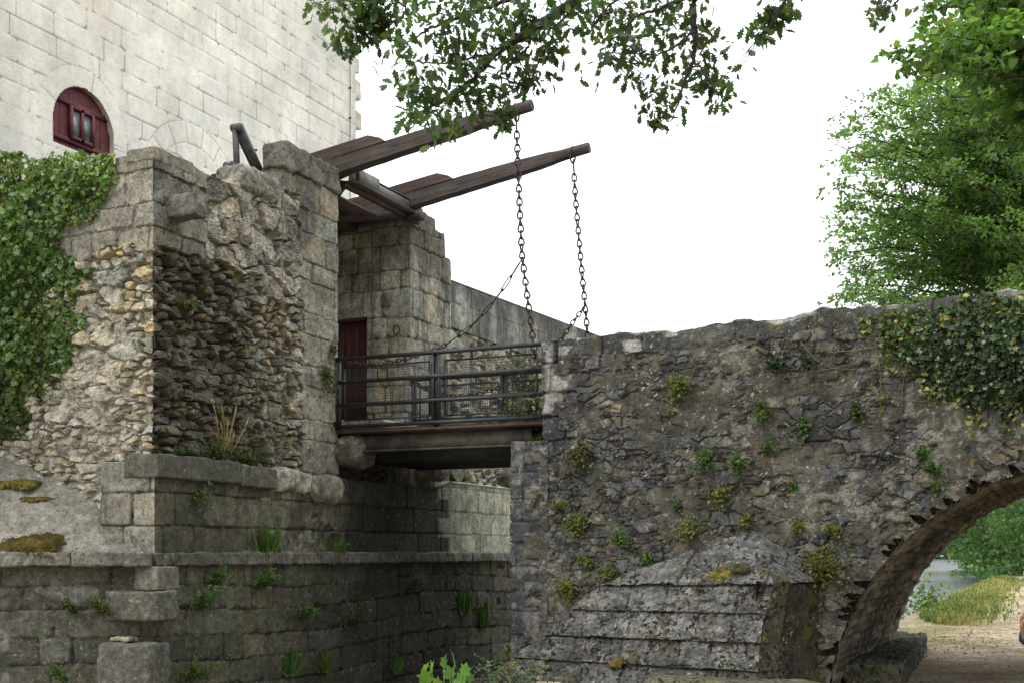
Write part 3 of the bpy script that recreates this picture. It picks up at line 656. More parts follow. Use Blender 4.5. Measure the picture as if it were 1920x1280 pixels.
def para_pat(S, Z):
    zl = np.array([5.3, 5.83, 6.17, 6.5, 7])-.0; h, rid, e = ashlar(S, Z-.03*S, zl, .55, .85, 140, joint=.008, depth=.01, wob=.003, offs=.002, rough=.002, chip=.2)
    c = tone(rid, (.31, .31, .275), .06, .02); c = lerp((.09, .088, .075), c, e); c = lerp(c, (.075, .078, .072), ss(.3, .65, fbm(S*2.2, Z*.7, 141)+.28*ss(5.8, 6.3, Z-.03*S))*.8); return h, c
V, Fc, C = ribbon([(-1.82, 3.42), (-1.82, 14)], 5.42, lambda s: 6.2+.03*s, .02, para_pat, .35, .02, topn=.004); build('block_parapet', V, Fc, M_RAMP, ramp, C)

# ================================================================== STONE BRIDGE
ACX, ACZ, AR = 8.09, -.324+1.6, 2.907
ACZ = -.324                                        # fitted in world heights
bridge = thing('stone_bridge', 'dark lichen-covered rubble stone bridge with one arch over the path and a stepped cutwater', 'bridge', (6, 2.6, 0))
PX = np.array([1.0, 1.6, 2.28, 2.77, 3.32, 3.72, 3.85, 4.2, 4.55, 4.8, 5.11, 5.47, 6.05, 6.78, 7.06, 7.27, 9, 16]); PZ = np.array([4.27, 4.27, 4.29, 4.30, 4.28, 4.31, 4.34, 4.35, 4.32, 4.36, 4.42, 4.385, 4.39, 4.43, 4.43, 4.44, 4.46, 4.3])
W_B = 5.7; U0, U1 = 1.60, 1.18
def br_core(S, Z, u):
    hr, ir, er = rubble(S, Z, .25, .15, 150, .042, .12, .22, .006)
    hs, is_, es = rubble(S+3, Z, .13, .085, 155, .034, .16, .3, .006)
    sm = fbm(S*1.9+2, Z*2.3, 151) > .54; h = np.where(sm, hs, hr); rid = np.where(sm, is_, ir); e = np.where(sm, es, er)
    drown = ss(.40, .58, fbm(S*2.6, Z*3.1, 152))                # mortar smeared over the stones
    hm = .026+.022*(fbm(S*6, Z*6, 153)-.5)+.022*(fbm(S*21, Z*21, 154)-.5)
    h = h*(1-drown*.9)+np.maximum(hm, h*.8)*drown*.9
    h = h-.035*ss(.63, .72, fbm(S*4.2, Z*6.5, 149))            # weathered-out holes
    c = tone(rid, (.080, .080, .077), .5, .05); bl = np.mod(rid*31.7, 1) > .62; c = np.where(bl[:, None], c*np.array((.78, .83, .92)), c)
    ye = np.mod(rid*47.3, 1) > .93; c = np.where(ye[:, None], c*np.array((2.0, 1.75, 1.3)), c)
    c = lerp(np.array((.086, .081, .067)), c, e*(1-.8*drown)); c = c*(.65+.7*fbm(S*3, Z*3, 157))[:, None]*(.72+.56*fbm(S*13, Z*13, 158))[:, None]
    lk = ss(.54, .66, fbm(S*8, Z*9, 159))*ss(.38, .58, fbm(S*1.1+8, Z*1.1, 148)); c = lerp(c, (.24, .235, .205), lk*.65)
    return h, c
def br_main(S, Z):
    u = S-5.5+U0; h, c = br_core(S, Z, u)
    zt = np.interp(u, PX, PZ); cz = zt-.22+.16*(fbm(S*1.7, S*0, 160)-.5)                     # rough coping stones along the top
    hc, ic, ec = ashlar(S, Z-zt, np.array([-.9, -.34, .3]), .35, 1.2, 161, joint=.012, depth=.02, wob=.08, offs=.018, rough=.022, chip=1.6)
    m = Z > cz; cc = tone(ic, (.075, .075, .07), .3, .03); cc = lerp(cc*.65, cc, ec)*(.6+.8*fbm(S*5, Z*5, 166))[:, None]
    wh = ss(.60, .66, fbm(S*2.1+5, (Z-zt)*6, 162)+.10*ss(-.12, -.02, Z-zt)-.12*ss(3.2, 3.8, u)+.12*(np.abs(u-4.7) < .35)*(Z > zt-.1)); cc = lerp(cc, (.40, .395, .37), wh*.8)
    h = np.where(m, hc+.02, h); c = np.where(m[:, None], cc, c)
    # end blocks of the parapet by the footbridge
    ha, ia, ea = ashlar(S, Z, np.array([2.4, 3.02, 3.32, 3.62, 3.99, 4.4]), .3, .5, 163, joint=.022, depth=.028, wob=.03, offs=.014, rough=.014, chip=1)
    q = (u < U0+.36+.12*np.sign(np.sin(Z*9)))&(Z > 2.9); ca = lerp((.035, .034, .03), tone(ia, (.072, .075, .08), .3, .03), ea)
    ca = lerp(ca, (.36, .355, .33), ss(.54, .64, fbm(S*3+1, Z*2.2, 164)+.1*(u < U0+.16))*.85)
    h = np.where(q, ha, h); c = np.where(q[:, None], ca, c)
    # ragged slab ends round the arch
    R = np.hypot(u-ACX, Z-ACZ); A = np.arctan2(Z-ACZ, ACX-u)
    k = (A*AR+.35*(R-AR))/.085+.5*fbm(A*6, A*0, 170); fl = np.floor(k); rnd = h2(fl, fl*0, 171); fr = np.abs(k-fl-.5)*2          # thin slabs on edge, some weathered out
    reach = (.015+.20*rnd**3)*(.55+.9*vn(A*4, A*0, 174))*np.clip(1.15-fr*1.1, 0, 1)**.5+.025*(fbm(S*20, Z*20, 9)-.3)
    gap = (R < AR+reach) & (rnd > .55); dpt = -.05-.07*rnd; h = np.where(gap, dpt, h); c = np.where(gap[:, None], np.array((.055, .046, .034)), c)
    slab = (R < AR+.16) & ~gap; h = np.where(slab, h+.03*(np.mod(rnd*9.7, 1)-.5), h); c = np.where(slab[:, None], c*(.75+.5*np.mod(rnd*5.3, 1))[:, None], c)
    gl = ss(AR+.55, AR+.1, R); c = lerp(c, np.array((.17, .145, .10))*(.6+.8*fbm(S*5, Z*5, 172))[:, None], np.where(gap, 0, gl*.55)*ss(1.2, .2, Z))
    return h, c
def arch_mask(S, Z):
    u = S-5.5+U0; return np.hypot(u-ACX, Z-ACZ) > AR+.012*(fbm(S*13, Z*13, 175)-.5)
V, Fc, C = ribbon([(U0, 5.3), (U0, -.2), (14, -.2)], -1.3, lambda s: np.interp(s-5.5+U0, PX, PZ)+.045*(fbm(s*2.3, s*0, 176)-.5)+.05*(fbm(s*8, s*0, 177)-.5), .0145, br_main, .42, .04, arch_mask, topn=.05, backz=3.1)
build('spandrel_wall', V, Fc, M_BRIDGE, bridge, C, smooth=False)
def br_end(S, Z):
    u = S-5.5+U1; hr, c = br_core(S+11, Z, u)
    ha, ia, ea = ashlar(S, Z, np.array([-1.6, -1.1, -.8, -.45, -.1, .2, .55, .85, 1.1, 1.42, 1.72, 2.0, 2.28, 2.62, 3.1]), .24, .42, 181, joint=.018, depth=.024, wob=.02, offs=.012, rough=.012, chip=1)
    ca = lerp((.065, .062, .055), tone(ia, (.062, .066, .075), .3, .03), ea); ca = lerp(ca, (.22, .215, .2), ss(.56, .66, fbm(S*5, Z*5, 182))*.55)
    q = u < U1+.30+.10*np.sign(np.sin(Z*10.3)); return np.where(q, ha+.012, hr+.012), np.where(q[:, None], ca, c)
V, Fc, C = ribbon([(U1, 5.3), (U1, -.2), (U0+.1, -.2)], -1.3, lambda s: 3.02+.02*(fbm(s*7, s*0, 4)-.5), .0145, br_end, .5, .03, topn=.04)
build('abutment', V, Fc, M_BRIDGE, bridge, C)
# far parapet, roadway fill and far face
def plainpat(S, Z): 
    h, c = br_core(S+31, Z, S); return h, c
V, Fc, C = ribbon([(14, 5.5), (U0, 5.5)], -1.3, 4.3, .06, plainpat, .4, .03, lambda S, Z: np.hypot(14-S-ACX, Z-ACZ) > AR, backz=3.1); build('far_wall', V, Fc, M_BRIDGE, bridge, C)
V, Fc, C = box((7.8, 2.65, 3.22), (12.4, 5.1, .12)); build('roadway', V, Fc, M_BRIDGE, bridge, np.tile((.2, .19, .16), (8, 1)))
# vault: long thin slabs lying along the tunnel
na, nv = 260, 230; a = np.linspace(-.45, math.pi+.1, na)[:, None]; vv = np.linspace(-.19, 5.5, nv)[None]
S_ = a*AR+0*vv; T_ = vv+0*a
he, ie, ee = ashlar(T_.ravel(), S_.ravel(), np.arange(-2, 12, .105)+np.random.RandomState(3).uniform(-.025, .025, len(np.arange(-2, 12, .105))), .4, 1.1, 191, joint=.02, depth=.03, wob=.035, offs=.02, rough=.012, chip=1)
rr = AR-(he.reshape(na, nv)); q = np.stack([ACX-rr*np.cos(a), T_, ACZ+rr*np.sin(a)], -1).reshape(-1, 3)
cv = tone(ie, (.20, .172, .13), .4, .06); cv = lerp(cv*.3, cv, ee); cv = lerp(cv, (.30, .25, .18), ss(.5, .7, fbm(T_.ravel()*6, S_.ravel()*.7, 192))*.45); cv = lerp(cv, (.05, .042, .034), ss(.48, .7, fbm(T_.ravel()*5, S_.ravel()*.8, 193))*.7)
idx = np.arange(na*nv).reshape(na, nv); Q = np.stack([idx[:-1, :-1], idx[:-1, 1:], idx[1:, 1:], idx[1:, :-1]], -1).reshape(-1, 4)
build('vault', q, [Q], M_SOFFIT, bridge, cv)
# cutwater: stepped sloping courses rising to a point on the bridge face, upright right-hand cheek
cut_w = [on_v(1415, 990, -.2), on_v(1132, 1096, -.2), on_v(1076, 1141, -.2), on_v(1024, 1189, -.2), on_v(967, 1231, -.2), on_v(915, 1272, -.2), on_v(860, 1315, -.2)]
cut_n = [on_v(1415, 990, -.2), on_v(1453, 1095, -1.0), on_v(1439, 1150, -1.04), on_v(1429, 1204, -1.08), on_v(1424, 1257, -1.12), on_v(1419, 1312, -1.16), on_v(1413, 1370, -1.2)]
parts = []; cc = (.108, .109, .106)
def course(a0, a1, b0, b1, seed):
    """one sloping course from edge a (bottom) to edge b (top), cut into blocks with worn joints and a sagging lower lip"""
    a0, a1, b0, b1 = (np.array(p, float) for p in (a0, a1, b0, b1)); L = np.linalg.norm(a1-a0); n = int(L/.0145); m = max(6, int(np.linalg.norm(b1-a1)/.0145))
    t = np.linspace(0, 1, n+1)[:, None]; f = np.linspace(0, 1, m+1)[None]
    A = a0+(a1-a0)*t; B = b0+(b1-b0)*t; P = A[:, None]+(B-A)[:, None]*f[..., None]
    eh = (a1-a0)*np.array((1, 1, 0)); eh /= np.linalg.norm(eh); s_ = ((P-a0)*eh).sum(-1); g = (P[..., 2]-a0[2])*1.7; f = f+0*t; L = s_.max()
    nr = np.cross(a1-a0, b1-a1); nr /= np.linalg.norm(nr); nr *= np.sign(-nr[1])
    rgc = random.Random(seed); bl = [-.3]; 
    while bl[-1] < L+.5: bl.append(bl[-1]+rgc.uniform(.35, .75))
    bl = np.array(bl); bi = np.clip(np.searchsorted(bl, s_), 1, len(bl)-1); dj = np.minimum(s_-bl[bi-1], bl[bi]-s_); rb = h2(bi, bi*0, seed)
    lipp = .014*ss(.42, .20, f+.10*(fbm(s_*3, s_*0, seed+1)-.5)+.05*(fbm(s_*14, g*8, seed+7)-.5))+.02*np.sin(np.clip(f, 0, 1)*math.pi)
    d = lipp+.02*(rb-.5)-.014*(1-ss(0, .022, dj))+.045*(fbm(s_*2.4, g*2.4, seed+2)-.5)+.045*(fbm(s_*9, g*9, seed+3)-.5)+.025*(fbm(s_*30, g*30, seed+4)-.5)
    d = d-.03*ss(.6, .72, fbm(s_*4, g*5, seed+5))
    q = P+nr*d[..., None]; q[..., 2] += (.022*(fbm(s_*2.2, s_*0, seed+6)-.5)+.02*(fbm(s_*11, s_*0, seed+8)-.5))*(1-f)
    q = q.reshape(-1, 3); idx = np.arange(len(q)).reshape(n+1, m+1); Q = np.stack([idx[:-1, :-1], idx[1:, :-1], idx[1:, 1:], idx[:-1, 1:]], -1).reshape(-1, 4)
    c = np.array(cc)[None]*((.75+.5*rb)*(.6+.8*fbm(s_*5, g*6, seed+9))*(.45+.55*ss(0, .02, dj))).reshape(-1, 1); c = lerp(c, (.24, .235, .215), (ss(.55, .66, fbm(s_*6, g*7, seed+10))*.6).ravel()); return q, [Q], c
for i in range(6):
    lip = Vector((0, -.03, 0)); t0, t1 = cut_w[i]+Vector((0, -.05, 0)), cut_n[i]; b0, b1 = cut_w[i+1]+Vector((0, -.05, 0)), cut_n[i+1]
    if i: t0 = t0+Vector((.01, .012, .02)); t1 = t1+Vector((-.005, .012, .02))
    parts.append(course(b0+lip, b1+lip, t0, t1, 300+i*20))
    parts.append(patch(b0+Vector((.02, .06, .02)), b1+Vector((-.03, .06, .012)), b0+lip*1.2, b1+lip*1.6, .02, .012, 220+i, np.array(cc)*.5))
we, wb = on_v(1552, 1086, -.17), on_v(1552, 1086, -.17); wb.z = -1.0
parts.append(patch(cut_n[1]+Vector((-.03, -.045, 0)), we+Vector((.02, -.02, 0)), cut_n[0]+Vector((-.04, .0, -.0)), cut_w[0]+Vector((.02, .08, .03)), .02, .03, 231, cc))
for i in range(1, 6):       # upright edge of every course on the right-hand side of the point
    b1, t1 = cut_n[i+1]+Vector((-.012, -.034, 0)), cut_n[i]+Vector((-.012, .004, .03)); ed = (we-cut_n[i])*.30; ed.z = 0
    parts.append(patch(b1, b1+ed, t1, t1+ed, .018, .016, 240+i, np.array((.09, .083, .065))))
core = []
for i in range(6):          # solid heart of the cutwater behind its facing courses
    core += [cut_w[i]+Vector((.05, .10, 0)), cut_n[i]+Vector((-.01, .05, -.01)), Vector((we.x-.03, we.y+.05, cut_n[i].z-.01))]
core = np.array([tuple(v) for v in core]); Qc = np.array([q_ for i in range(5) for q_ in ((3*i, 3*i+3, 3*i+4, 3*i+1), (3*i+1, 3*i+4, 3*i+5, 3*i+2))]); parts.append((core, [Qc], np.array((.05, .046, .036))))
V, Fc, C = merge(*parts); build('cutwater_coping', V, Fc, M_CUT, bridge, C, smooth=False)
def cheek(S, Z):
    h, rid, e = ashlar(S, Z, np.arange(-1.6, 2, .25), .3, .55, 241, joint=.015, depth=.02, wob=.015, offs=.012, rough=.008); return h-.03, lerp((.03, .027, .02), tone(rid, (.075, .067, .048), .2, .06), e)
nb = cut_n[6]; V, Fc, C = ribbon([(nb.x+.02, nb.y-.02), (cut_n[1].x, cut_n[1].y+.0), (we.x, we.y)], -1.0, lambda s: np.full(len(s), 1.235), .018, cheek, .05, .02); 
V2, F2_, C2 = ribbon([(cut_n[3].x, cut_n[3].y+.02), (we.x-.02, we.y+.05)], -1.0, 1.27, .018, cheek, .1, .02); build('cutwater_cheek', V2, F2_, M_QUAY, bridge, C2)
p0 = on_v(1250, 1268, -1.5); V, Fc, C = rock((p0.x+.7, p0.y+.1, p0.z-.14), (1.9, .6, .26), 71, n=26, amp=.03, rnd=.2, col=(.12, .115, .075)); build('mossy_footing_slab', V, Fc, M_CUT, bridge, C)
ka, kb = on_z(1738, 1216, 0.0), on_z(1694, 1284, 0.0); kd = kb-ka; km = (ka+kb)/2; kn = Vector((kd.y, -kd.x, 0)).normalized()
V, Fc, C = rock((km.x+kn.x*.35-.0, km.y+kn.y*.35, .08), (.70, kd.length+.3, .36), 75, rz=math.atan2(-kd.x, kd.y), n=60, amp=.06, rnd=.14, col=(.10, .098, .075)); tag(build('stone_kerb', V, Fc, M_CUT, None, C, base=(km.x, km.y, 0)), 'mossy stone kerb block at the foot of the arch beside the path', 'kerb')

# ================================================================== FOOTBRIDGE DECK AND RAILINGS
deck = thing('footbridge', 'dark steel footbridge with mesh railings between gate and stone bridge', 'footbridge', (0, 1.1, 3.3))
V, Fc, C = merge(box((.07, 1.12, 3.285), (3.34, 2.2, .05))); build('deck_plate', V, Fc, M_GREYBOARD, deck, C)
V, Fc, C = box((.1, .0, 3.262), (3.0, .05, .035)); build('edge_strip', V, Fc, M_RUSTED, deck, C)
V, Fc, C = merge(box((-.05, .12, 3.10), (2.75, .06, .22)), box((-.05, .12, 3.0), (2.75, .16, .025))); build('girder', V, Fc, M_GIRD, deck, C)
V, Fc, C = merge(*[box((-.1, y, 3.02), (2.7, .07, .3)) for y in (.45, .75, 1.1, 1.45, 1.8, 2.1)]); build('under_beams', V, Fc, M_IRON, deck, C)
ZR = [4.285, 3.965, 3.64, 3.345]
def railing(y, latch):
    r = build('railing', *merge(*[box((.0, y, z), (3.22 if i < 3 else 3.16, .05, .05)) for i, z in enumerate(ZR)])[:2], M_IRON, deck, base=(0, y, 3.3))
    a, b, cx = -1.60, 1.545, -.02
    for x in (a+.0, a+.06, cx-.045, cx+.045, b+.03):
        V, Fc, C = box((x, y, 3.80), (.035 if x not in (a,) else .05, .045, .98)); build('post', V, Fc, M_IRON, r)
    V, Fc, C = box((cx, y+.03, 3.78), (.06, .05, 1.02)); build('post', V, Fc, M_IRON, r)
    for x0, x1 in ((-1.48, -.13), (.10, 1.44)):
        z0, z1 = 3.435, 4.17; yy = y+.035
        f = merge(box(((x0+x1)/2, yy, z0), (x1-x0, .022, .022)), box(((x0+x1)/2, yy, z1), (x1-x0, .022, .022)), *[box((x, yy, (z0+z1)/2), (.022, .022, z1-z0-.022)) for x in (x0, x1)], *[box((x0+(x1-x0)*t, yy, z), (.018, .018, .085)) for t in (.3, .72) for z in (z0-.05, z1+.05)])
        p = build('panel_frame', f[0], f[1], M_IRON, r)
        wires = [box((x, yy, (z0+z1)/2), (.003, .003, z1-z0)) for x in np.arange(x0+.035, x1-.02, .035)]+[box(((x0+x1)/2, yy+.005, z), (x1-x0, .003, .003)) for z in np.arange(z0+.035, z1-.02, .035)]
        V, Fc, C = merge(*wires); build('wire_mesh', V, Fc, M_IRON, p)
    if latch:
        q = on_v(708, 705, y-.04); q2 = on_v(726, 672, y-.04)
        V, Fc, C = tube([(q.x, y-.04, q.z-.05), (q.x, y-.04, q2.z-.02), (q.x+.02, y-.04, q2.z), (q2.x-.02, y-.04, q2.z), (q2.x, y-.04, q2.z-.02), (q2.x, y-.04, q.z-.05)], .010, 6); build('latch_loop', V, Fc, M_IRON, r)
railing(0.0, True); railing(2.2, False)

# ================================================================== LIFTING FRAME (two tapering beams, cross beam, tail)
SLOPE = math.radians(8.2)
lift = thing('drawbridge', 'dark timber drawbridge lift of two long sloping beams over the gate', 'drawbridge', (-1.6, 1.1, 7))
def loft(secs, k=20):
    V = []
    for x, zc, wd, ht, r in secs:               # r 0 square .. 1 round
        for j in range(k):
            t = 2*math.pi*(j+.5)/k; cx, cz = math.cos(t), math.sin(t); sq = 1/max(abs(cx), abs(cz)); f = sq*(1-r)+r
            V.append((x, cx*f*wd/2, zc+cz*f*ht/2))
    n = len(secs); Q = [(i*k+j, (i+1)*k+j, (i+1)*k+(j+1) % k, i*k+(j+1) % k) for i in range(n-1) for j in range(k)]
    return np.array(V), [np.array(Q), np.array([list(range(k))]), np.array([list(range((n-1)*k, n*k))[::-1]])], (.5,)*3
def beam(name, y, tip):
    secs = [(-6.9, -.02, .22, .28, 0), (-3.1, -.01, .22, .27, .0), (-2.8, 0, .20, .235, .0), (-1.2, 0, .18, .195, .08), (-.62, 0, .165, .175, .3), (-.45, 0, .158, .16, .8), (-.02, 0, .152, .152, 1), (0, 0, .14, .14, 1)]
    ss_ = []
    for a, b in zip(secs[:-1], secs[1:]):
        m = max(1, int((b[0]-a[0])/.15)); ss_ += [tuple(np.array(a)+(np.array(b)-np.array(a))*i/m) for i in range(m)]
    ss_.append(secs[-1]); rg = np.random.RandomState(int(y*10))
    ss_ = [(x, z+rg.uniform(-.003, .003), wd+rg.uniform(-.004, .004), h+rg.uniform(-.004, .004), r) for x, z, wd, h, r in ss_]
    V, Fc, C = loft(ss_); me = np_mesh(name, V, Fc, None, False); o = place('beam', me, M_WOOD, lift, Vector(tip)-lift.location); o.rotation_euler = (0, -SLOPE, 0)
    V = []
    for yy in (-.112, .112):
        V += [(-6.9, yy, .125), (-2.16, yy, .10), (-2.24, yy, .17), (-2.42, yy, .255), (-6.9, yy, .285)]
    V = np.array(V); Fq = [np.array([[0, 1, 2, 3, 4], [9, 8, 7, 6, 5]]), np.array([(i, i+5, (i+1) % 5+5, (i+1) % 5) for i in range(5)])]
    me = np_mesh('cheek', V, Fq, None, False); c_ = place('doubling_piece', me, M_WOODRED, o)
    return o
T1 = on_v(998, 197, .16); T2 = on_v(1105, 277, 2.05)
B1 = beam('beam', .16, T1); B2 = beam('beam', 2.05, T2)
zc = T1.z-(T1.x+1.55)*math.tan(SLOPE)
V, Fc, C = merge(box((-1.52, 1.1, zc-.11), (.03, 1.72, .19)), box((-1.49, .72, zc-.09), (.03, .55, .2)))
build('cross_board', V, Fc, M_GREYBOARD, lift)
V, Fc, C = merge(box((-1.52, 1.1, zc-.225), (.20, 1.76, .035)), bar((-1.52, .2, zc-.035), (-1.52, 2.0, zc-.035), .03), box((-1.475, .40, zc-.09), (.03, .05, .25)), box((-1.6, 1.1, zc-.26), (.1, 1.76, .05)))
build('cross_beam', V, Fc, M_WOODY, lift)
pl = [box((-2.2-i*.62, 1.1, zc-.20-(.65+i*.62)*math.tan(SLOPE)), (.56, 1.7, .045)) for i in range(5)]
V, Fc, C = merge(*pl); V[:, 2] += 0; build('tail_planks', V, Fc, M_WOODRED, lift)
V, Fc, C = merge(bar((-1.65, .25, zc-.24), (-3.6, 1.95, zc-.60), .10, .12), bar((-1.65, 1.95, zc-.24), (-3.6, .25, zc-.60), .10, .12), box((-2.5, 1.1, zc-.36), (.12, 1.75, .1)), box((-3.4, 1.1, zc-.5), (.12, 1.75, .1))); build('tail_brace', V, Fc, M_WOOD, lift)
g = on_v(1074, 291, 2.05); V, Fc, C = tube([(g.x+.01*math.sin(t), 2.05+.10*math.cos(t), g.z+.02+.115*math.sin(t)-.02) for t in np.linspace(0, 2*math.pi, 25)[:-1]], .013, 8, True); build('hanging_ring', V, Fc, M_RUST, lift)
g1 = on_v(968, 212, .16); V, Fc, C = tube([(g1.x, .16+.09*math.cos(t), g1.z+.0+.115*math.sin(t)) for t in np.linspace(0, 2*math.pi, 25)[:-1]], .012, 8, True); build('hanging_ring', V, Fc, M_RUST, lift)
# pivot iron under the far beam
V, Fc, C = merge(box((-1.55, 2.1, zc-.26), (.3, .28, .06)), tube([(-1.55, 1.95, zc-.29), (-1.55, 2.3, zc-.29)], .04, 8)); build('pivot_iron', V, Fc, M_RUST, lift)

# ================================================================== CHAINS
def link_mesh(L, Wd, r, name, twist=0):
    pts = []
    for t in np.linspace(0, 2*math.pi, 19)[:-1]:
        x = Wd/2*math.sin(t)*(1-.35*math.cos(t)*twist); z = (L/2)*math.cos(t); z = np.sign(z)*min(abs(z)*1.15, L/2)
        pts.append((x, 0.01*twist*math.sin(2*t), z))
    V, Fc, C = tube(pts, r, 6, True); return np_mesh(name, V, Fc)
def chain(name, label, pts, L, Wd, r, group, first_long=0, mat=None):
    pts = [Vector(p) for p in pts]; root = thing(name, label, 'chain', pts[0], group)
    cum = [0]
    for a, b in zip(pts[:-1], pts[1:]): cum.append(cum[-1]+(b-a).length)
    def ev(s):
        for i in range(len(pts)-1):
            if s <= cum[i+1] or i == len(pts)-2: return pts[i].lerp(pts[i+1], (s-cum[i])/(cum[i+1]-cum[i]))
    me = link_mesh(L, Wd, r, 'link', .9); mel = link_mesh(first_long*L if first_long else L, Wd*.9, r*.85, 'long_link')
    me.materials.append(mat or M_RUST); mel.materials.append(mat or M_RUST)
    s, i = 0, 0; rg = random.Random(len(label))
    while s < cum[-1]:
        lg = first_long and ((i < 1) if first_long < 2.5 else i < 7); ll = (first_long if lg else 1)*L
        o = bpy.data.objects.new('long_link' if lg else 'link', mel if lg else me); COL.objects.link(o); o.parent = root
        p, q = ev(min(s, cum[-1])), ev(min(s+ll*.86, cum[-1])); d = (q-p).normalized() if (q-p).length > 1e-5 else Vector((0, 0, -1))
        o.location = (p+q)/2-pts[0]; o.rotation_mode = 'QUATERNION'
        o.rotation_quaternion = d.to_track_quat('-Z', 'Y') @ Matrix.Rotation((math.pi/2*(i % 2))+.5+rg.uniform(-.35, .35), 3, 'Z').to_quaternion()
        s += ll*.84; i += 1
    return root
def cv(plist, y): return [on_v(x, yy, y) for x, yy in plist]
G1 = 'rusty chains of the drawbridge'
chain('lifting_chain', 'rusty lifting chain hanging from the nearer, upper beam end beside the oak leaves', cv([(968, 222), (971, 300), (975, 400), (979, 480), (988, 550), (996, 610), (1004, 668)], .16), .105, .068, .0115, G1, 2)
chain('lifting_chain', 'rusty lifting chain hanging from the farther, lower beam end to the parapet', cv([(1075, 302), (1079, 370), (1085, 440), (1091, 510), (1098, 580), (1104, 660)], 2.05), .115, .066, .0115, G1, 2)
chain('stay_chain', 'thin slack chain from the nearer lifting chain down to the gate jamb', cv([(975, 492), (945, 540), (912, 583), (880, 615), (830, 650), (775, 668), (725, 681), (690, 684), (655, 677)], .16), .085, .045, .0085, G1, 3)
chain('stay_chain', 'thin slack chain from the farther lifting chain sagging behind the railing', cv([(1095, 577), (1072, 607), (1050, 640), (1010, 683), (975, 706), (930, 728), (885, 741), (840, 742), (800, 730), (770, 712)], 2.02), .09, .055, .009, G1)

# ================================================================== PULLEY BRACKET on top of the bastion
ub = -2.05
pb = thing('pulley_bracket', 'grey iron pulley bracket with two struts on top of the bastion', 'bracket', (ub, -2.2, 6.1))
a0, a1, b1 = on_u(445, 330, ub), on_u(441, 240, ub), on_u(492, 335, ub)
V, Fc, C = bar(a0, a1, .07, .05, up=(1, 0, 0)); build('upright', V, Fc, M_GREYIRON, pb)
o = bar(a1+Vector((.05, 0, .03)), b1+Vector((.05, 0, -.1)), .05, .11, up=(1, 0, 0)); build('strut', o[0], o[1], M_GREYIRON, pb)
V, Fc, C = bar(a1+Vector((-.04, 0, .03)), b1+Vector((-.04, .04, -.1)), .03, .03); build('tie_rod', V, Fc, M_IRON, pb)
m = a1.lerp(b1, .45); V, Fc, C = bar(m+Vector((.08, -.07, -.03)), m+Vector((.08, .09, .03)), .012, .03); build('clip', V, Fc, M_IRON, pb)
V, Fc, C = tube([a1+Vector((-.05, 0, 0)), a1+Vector((.09, 0, 0))], .05, 14); build('hinge_pin', V, Fc, M_GREYIRON, pb)
w0 = on_u(432, 318, ub+.05); V, Fc, C = merge(tube([w0+Vector((-.05, 0, 0)), w0+Vector((-.04, 0, 0)), w0+Vector((.04, 0, 0)), w0+Vector((.05, 0, 0))], [.10, .075, .075, .10], 18), tube([w0+Vector((-.09, 0, 0)), w0+Vector((.09, 0, 0))], .03, 8), tube([w0+Vector((.02, .02, .07)), w0+Vector((.02, .14, .03)), w0+Vector((.02, .22, -.06))], .02, 6)); build('pulley_wheel', V, Fc, M_IRON, pb)
V, Fc, C = box((w0.x, w0.y+.05, w0.z-.12), (.3, .5, .04)); build('base_plate', V, Fc, M_IRON, pb)

# ================================================================== LEAVES
def fan_leaf(pts, fold=.15, curl=.1):
    P = np.array(pts, float); z = fold*np.abs(P[:, 0])-curl*P[:, 1]**2; return np.c_[P, z]
IVY = fan_leaf([(0, 0), (.22, -.12), (.5, .05), (.36, .34), (.52, .62), (.22, .62), (0, 1), (-.22, .62), (-.52, .62), (-.36, .34), (-.5, .05), (-.22, -.12)])
OAK = fan_leaf([(0, 0), (.10, .10), (.07, .2), (.24, .28), (.14, .4), (.33, .52), (.19, .62), (.28, .78), (.12, .84), (.06, 1), (-.06, 1), (-.14, .86), (-.28, .76), (-.17, .6), (-.33, .5), (-.14, .4), (-.24, .26), (-.07, .18), (-.10, .1)], .1, .1)
ELM = fan_leaf([(0, 0), (.26, .2), (.33, .45), (.2, .78), (0, 1), (-.2, .78), (-.33, .45), (-.26, .2)], .25, .15)
HEART = fan_leaf([(0, 0), (.3, -.08), (.44, .2), (.34, .55), (0, 1), (-.34, .55), (-.44, .2), (-.3, -.08)], .15, .1)
SMALL = fan_leaf([(0, 0), (.3, .4), (0, 1), (-.3, .4)], .2, .1)
STALK = fan_leaf([(0, 0), (.008, .0), (.006, .8), (.016, .9), (0, 1), (-.016, .9), (-.006, .8), (-.008, 0)], 0, .18)
BLADE = fan_leaf([(0, 0), (.03, .02), (.022, .5), (0, 1), (-.022, .5), (-.03, .02)], 0, .25)
def leaves(pos, tip, nrm, size, shape, col):
    """one polygon per leaf"""
    pos, tip, nrm = (np.asarray(a, float) for a in (pos, tip, nrm)); n = len(pos)
    t = tip/np.linalg.norm(tip, axis=1)[:, None]; nn = nrm-(nrm*t).sum(1)[:, None]*t; nn /= np.linalg.norm(nn, axis=1)[:, None]+1e-9
    x = np.cross(t, nn); S = np.asarray(size, float)[:, None, None]
    V = pos[:, None]+S*(x[:, None]*shape[None, :, 0:1]+t[:, None]*shape[None, :, 1:2]+nn[:, None]*shape[None, :, 2:3])
    k = len(shape); Fq = np.arange(n*k).reshape(n, k)
    return V.reshape(-1, 3), [Fq], np.repeat(np.asarray(col, float), k, 0)
def rnd_unit(R, n): 
    a = R.normal(size=(n, 3)); return a/np.linalg.norm(a, axis=1)[:, None]
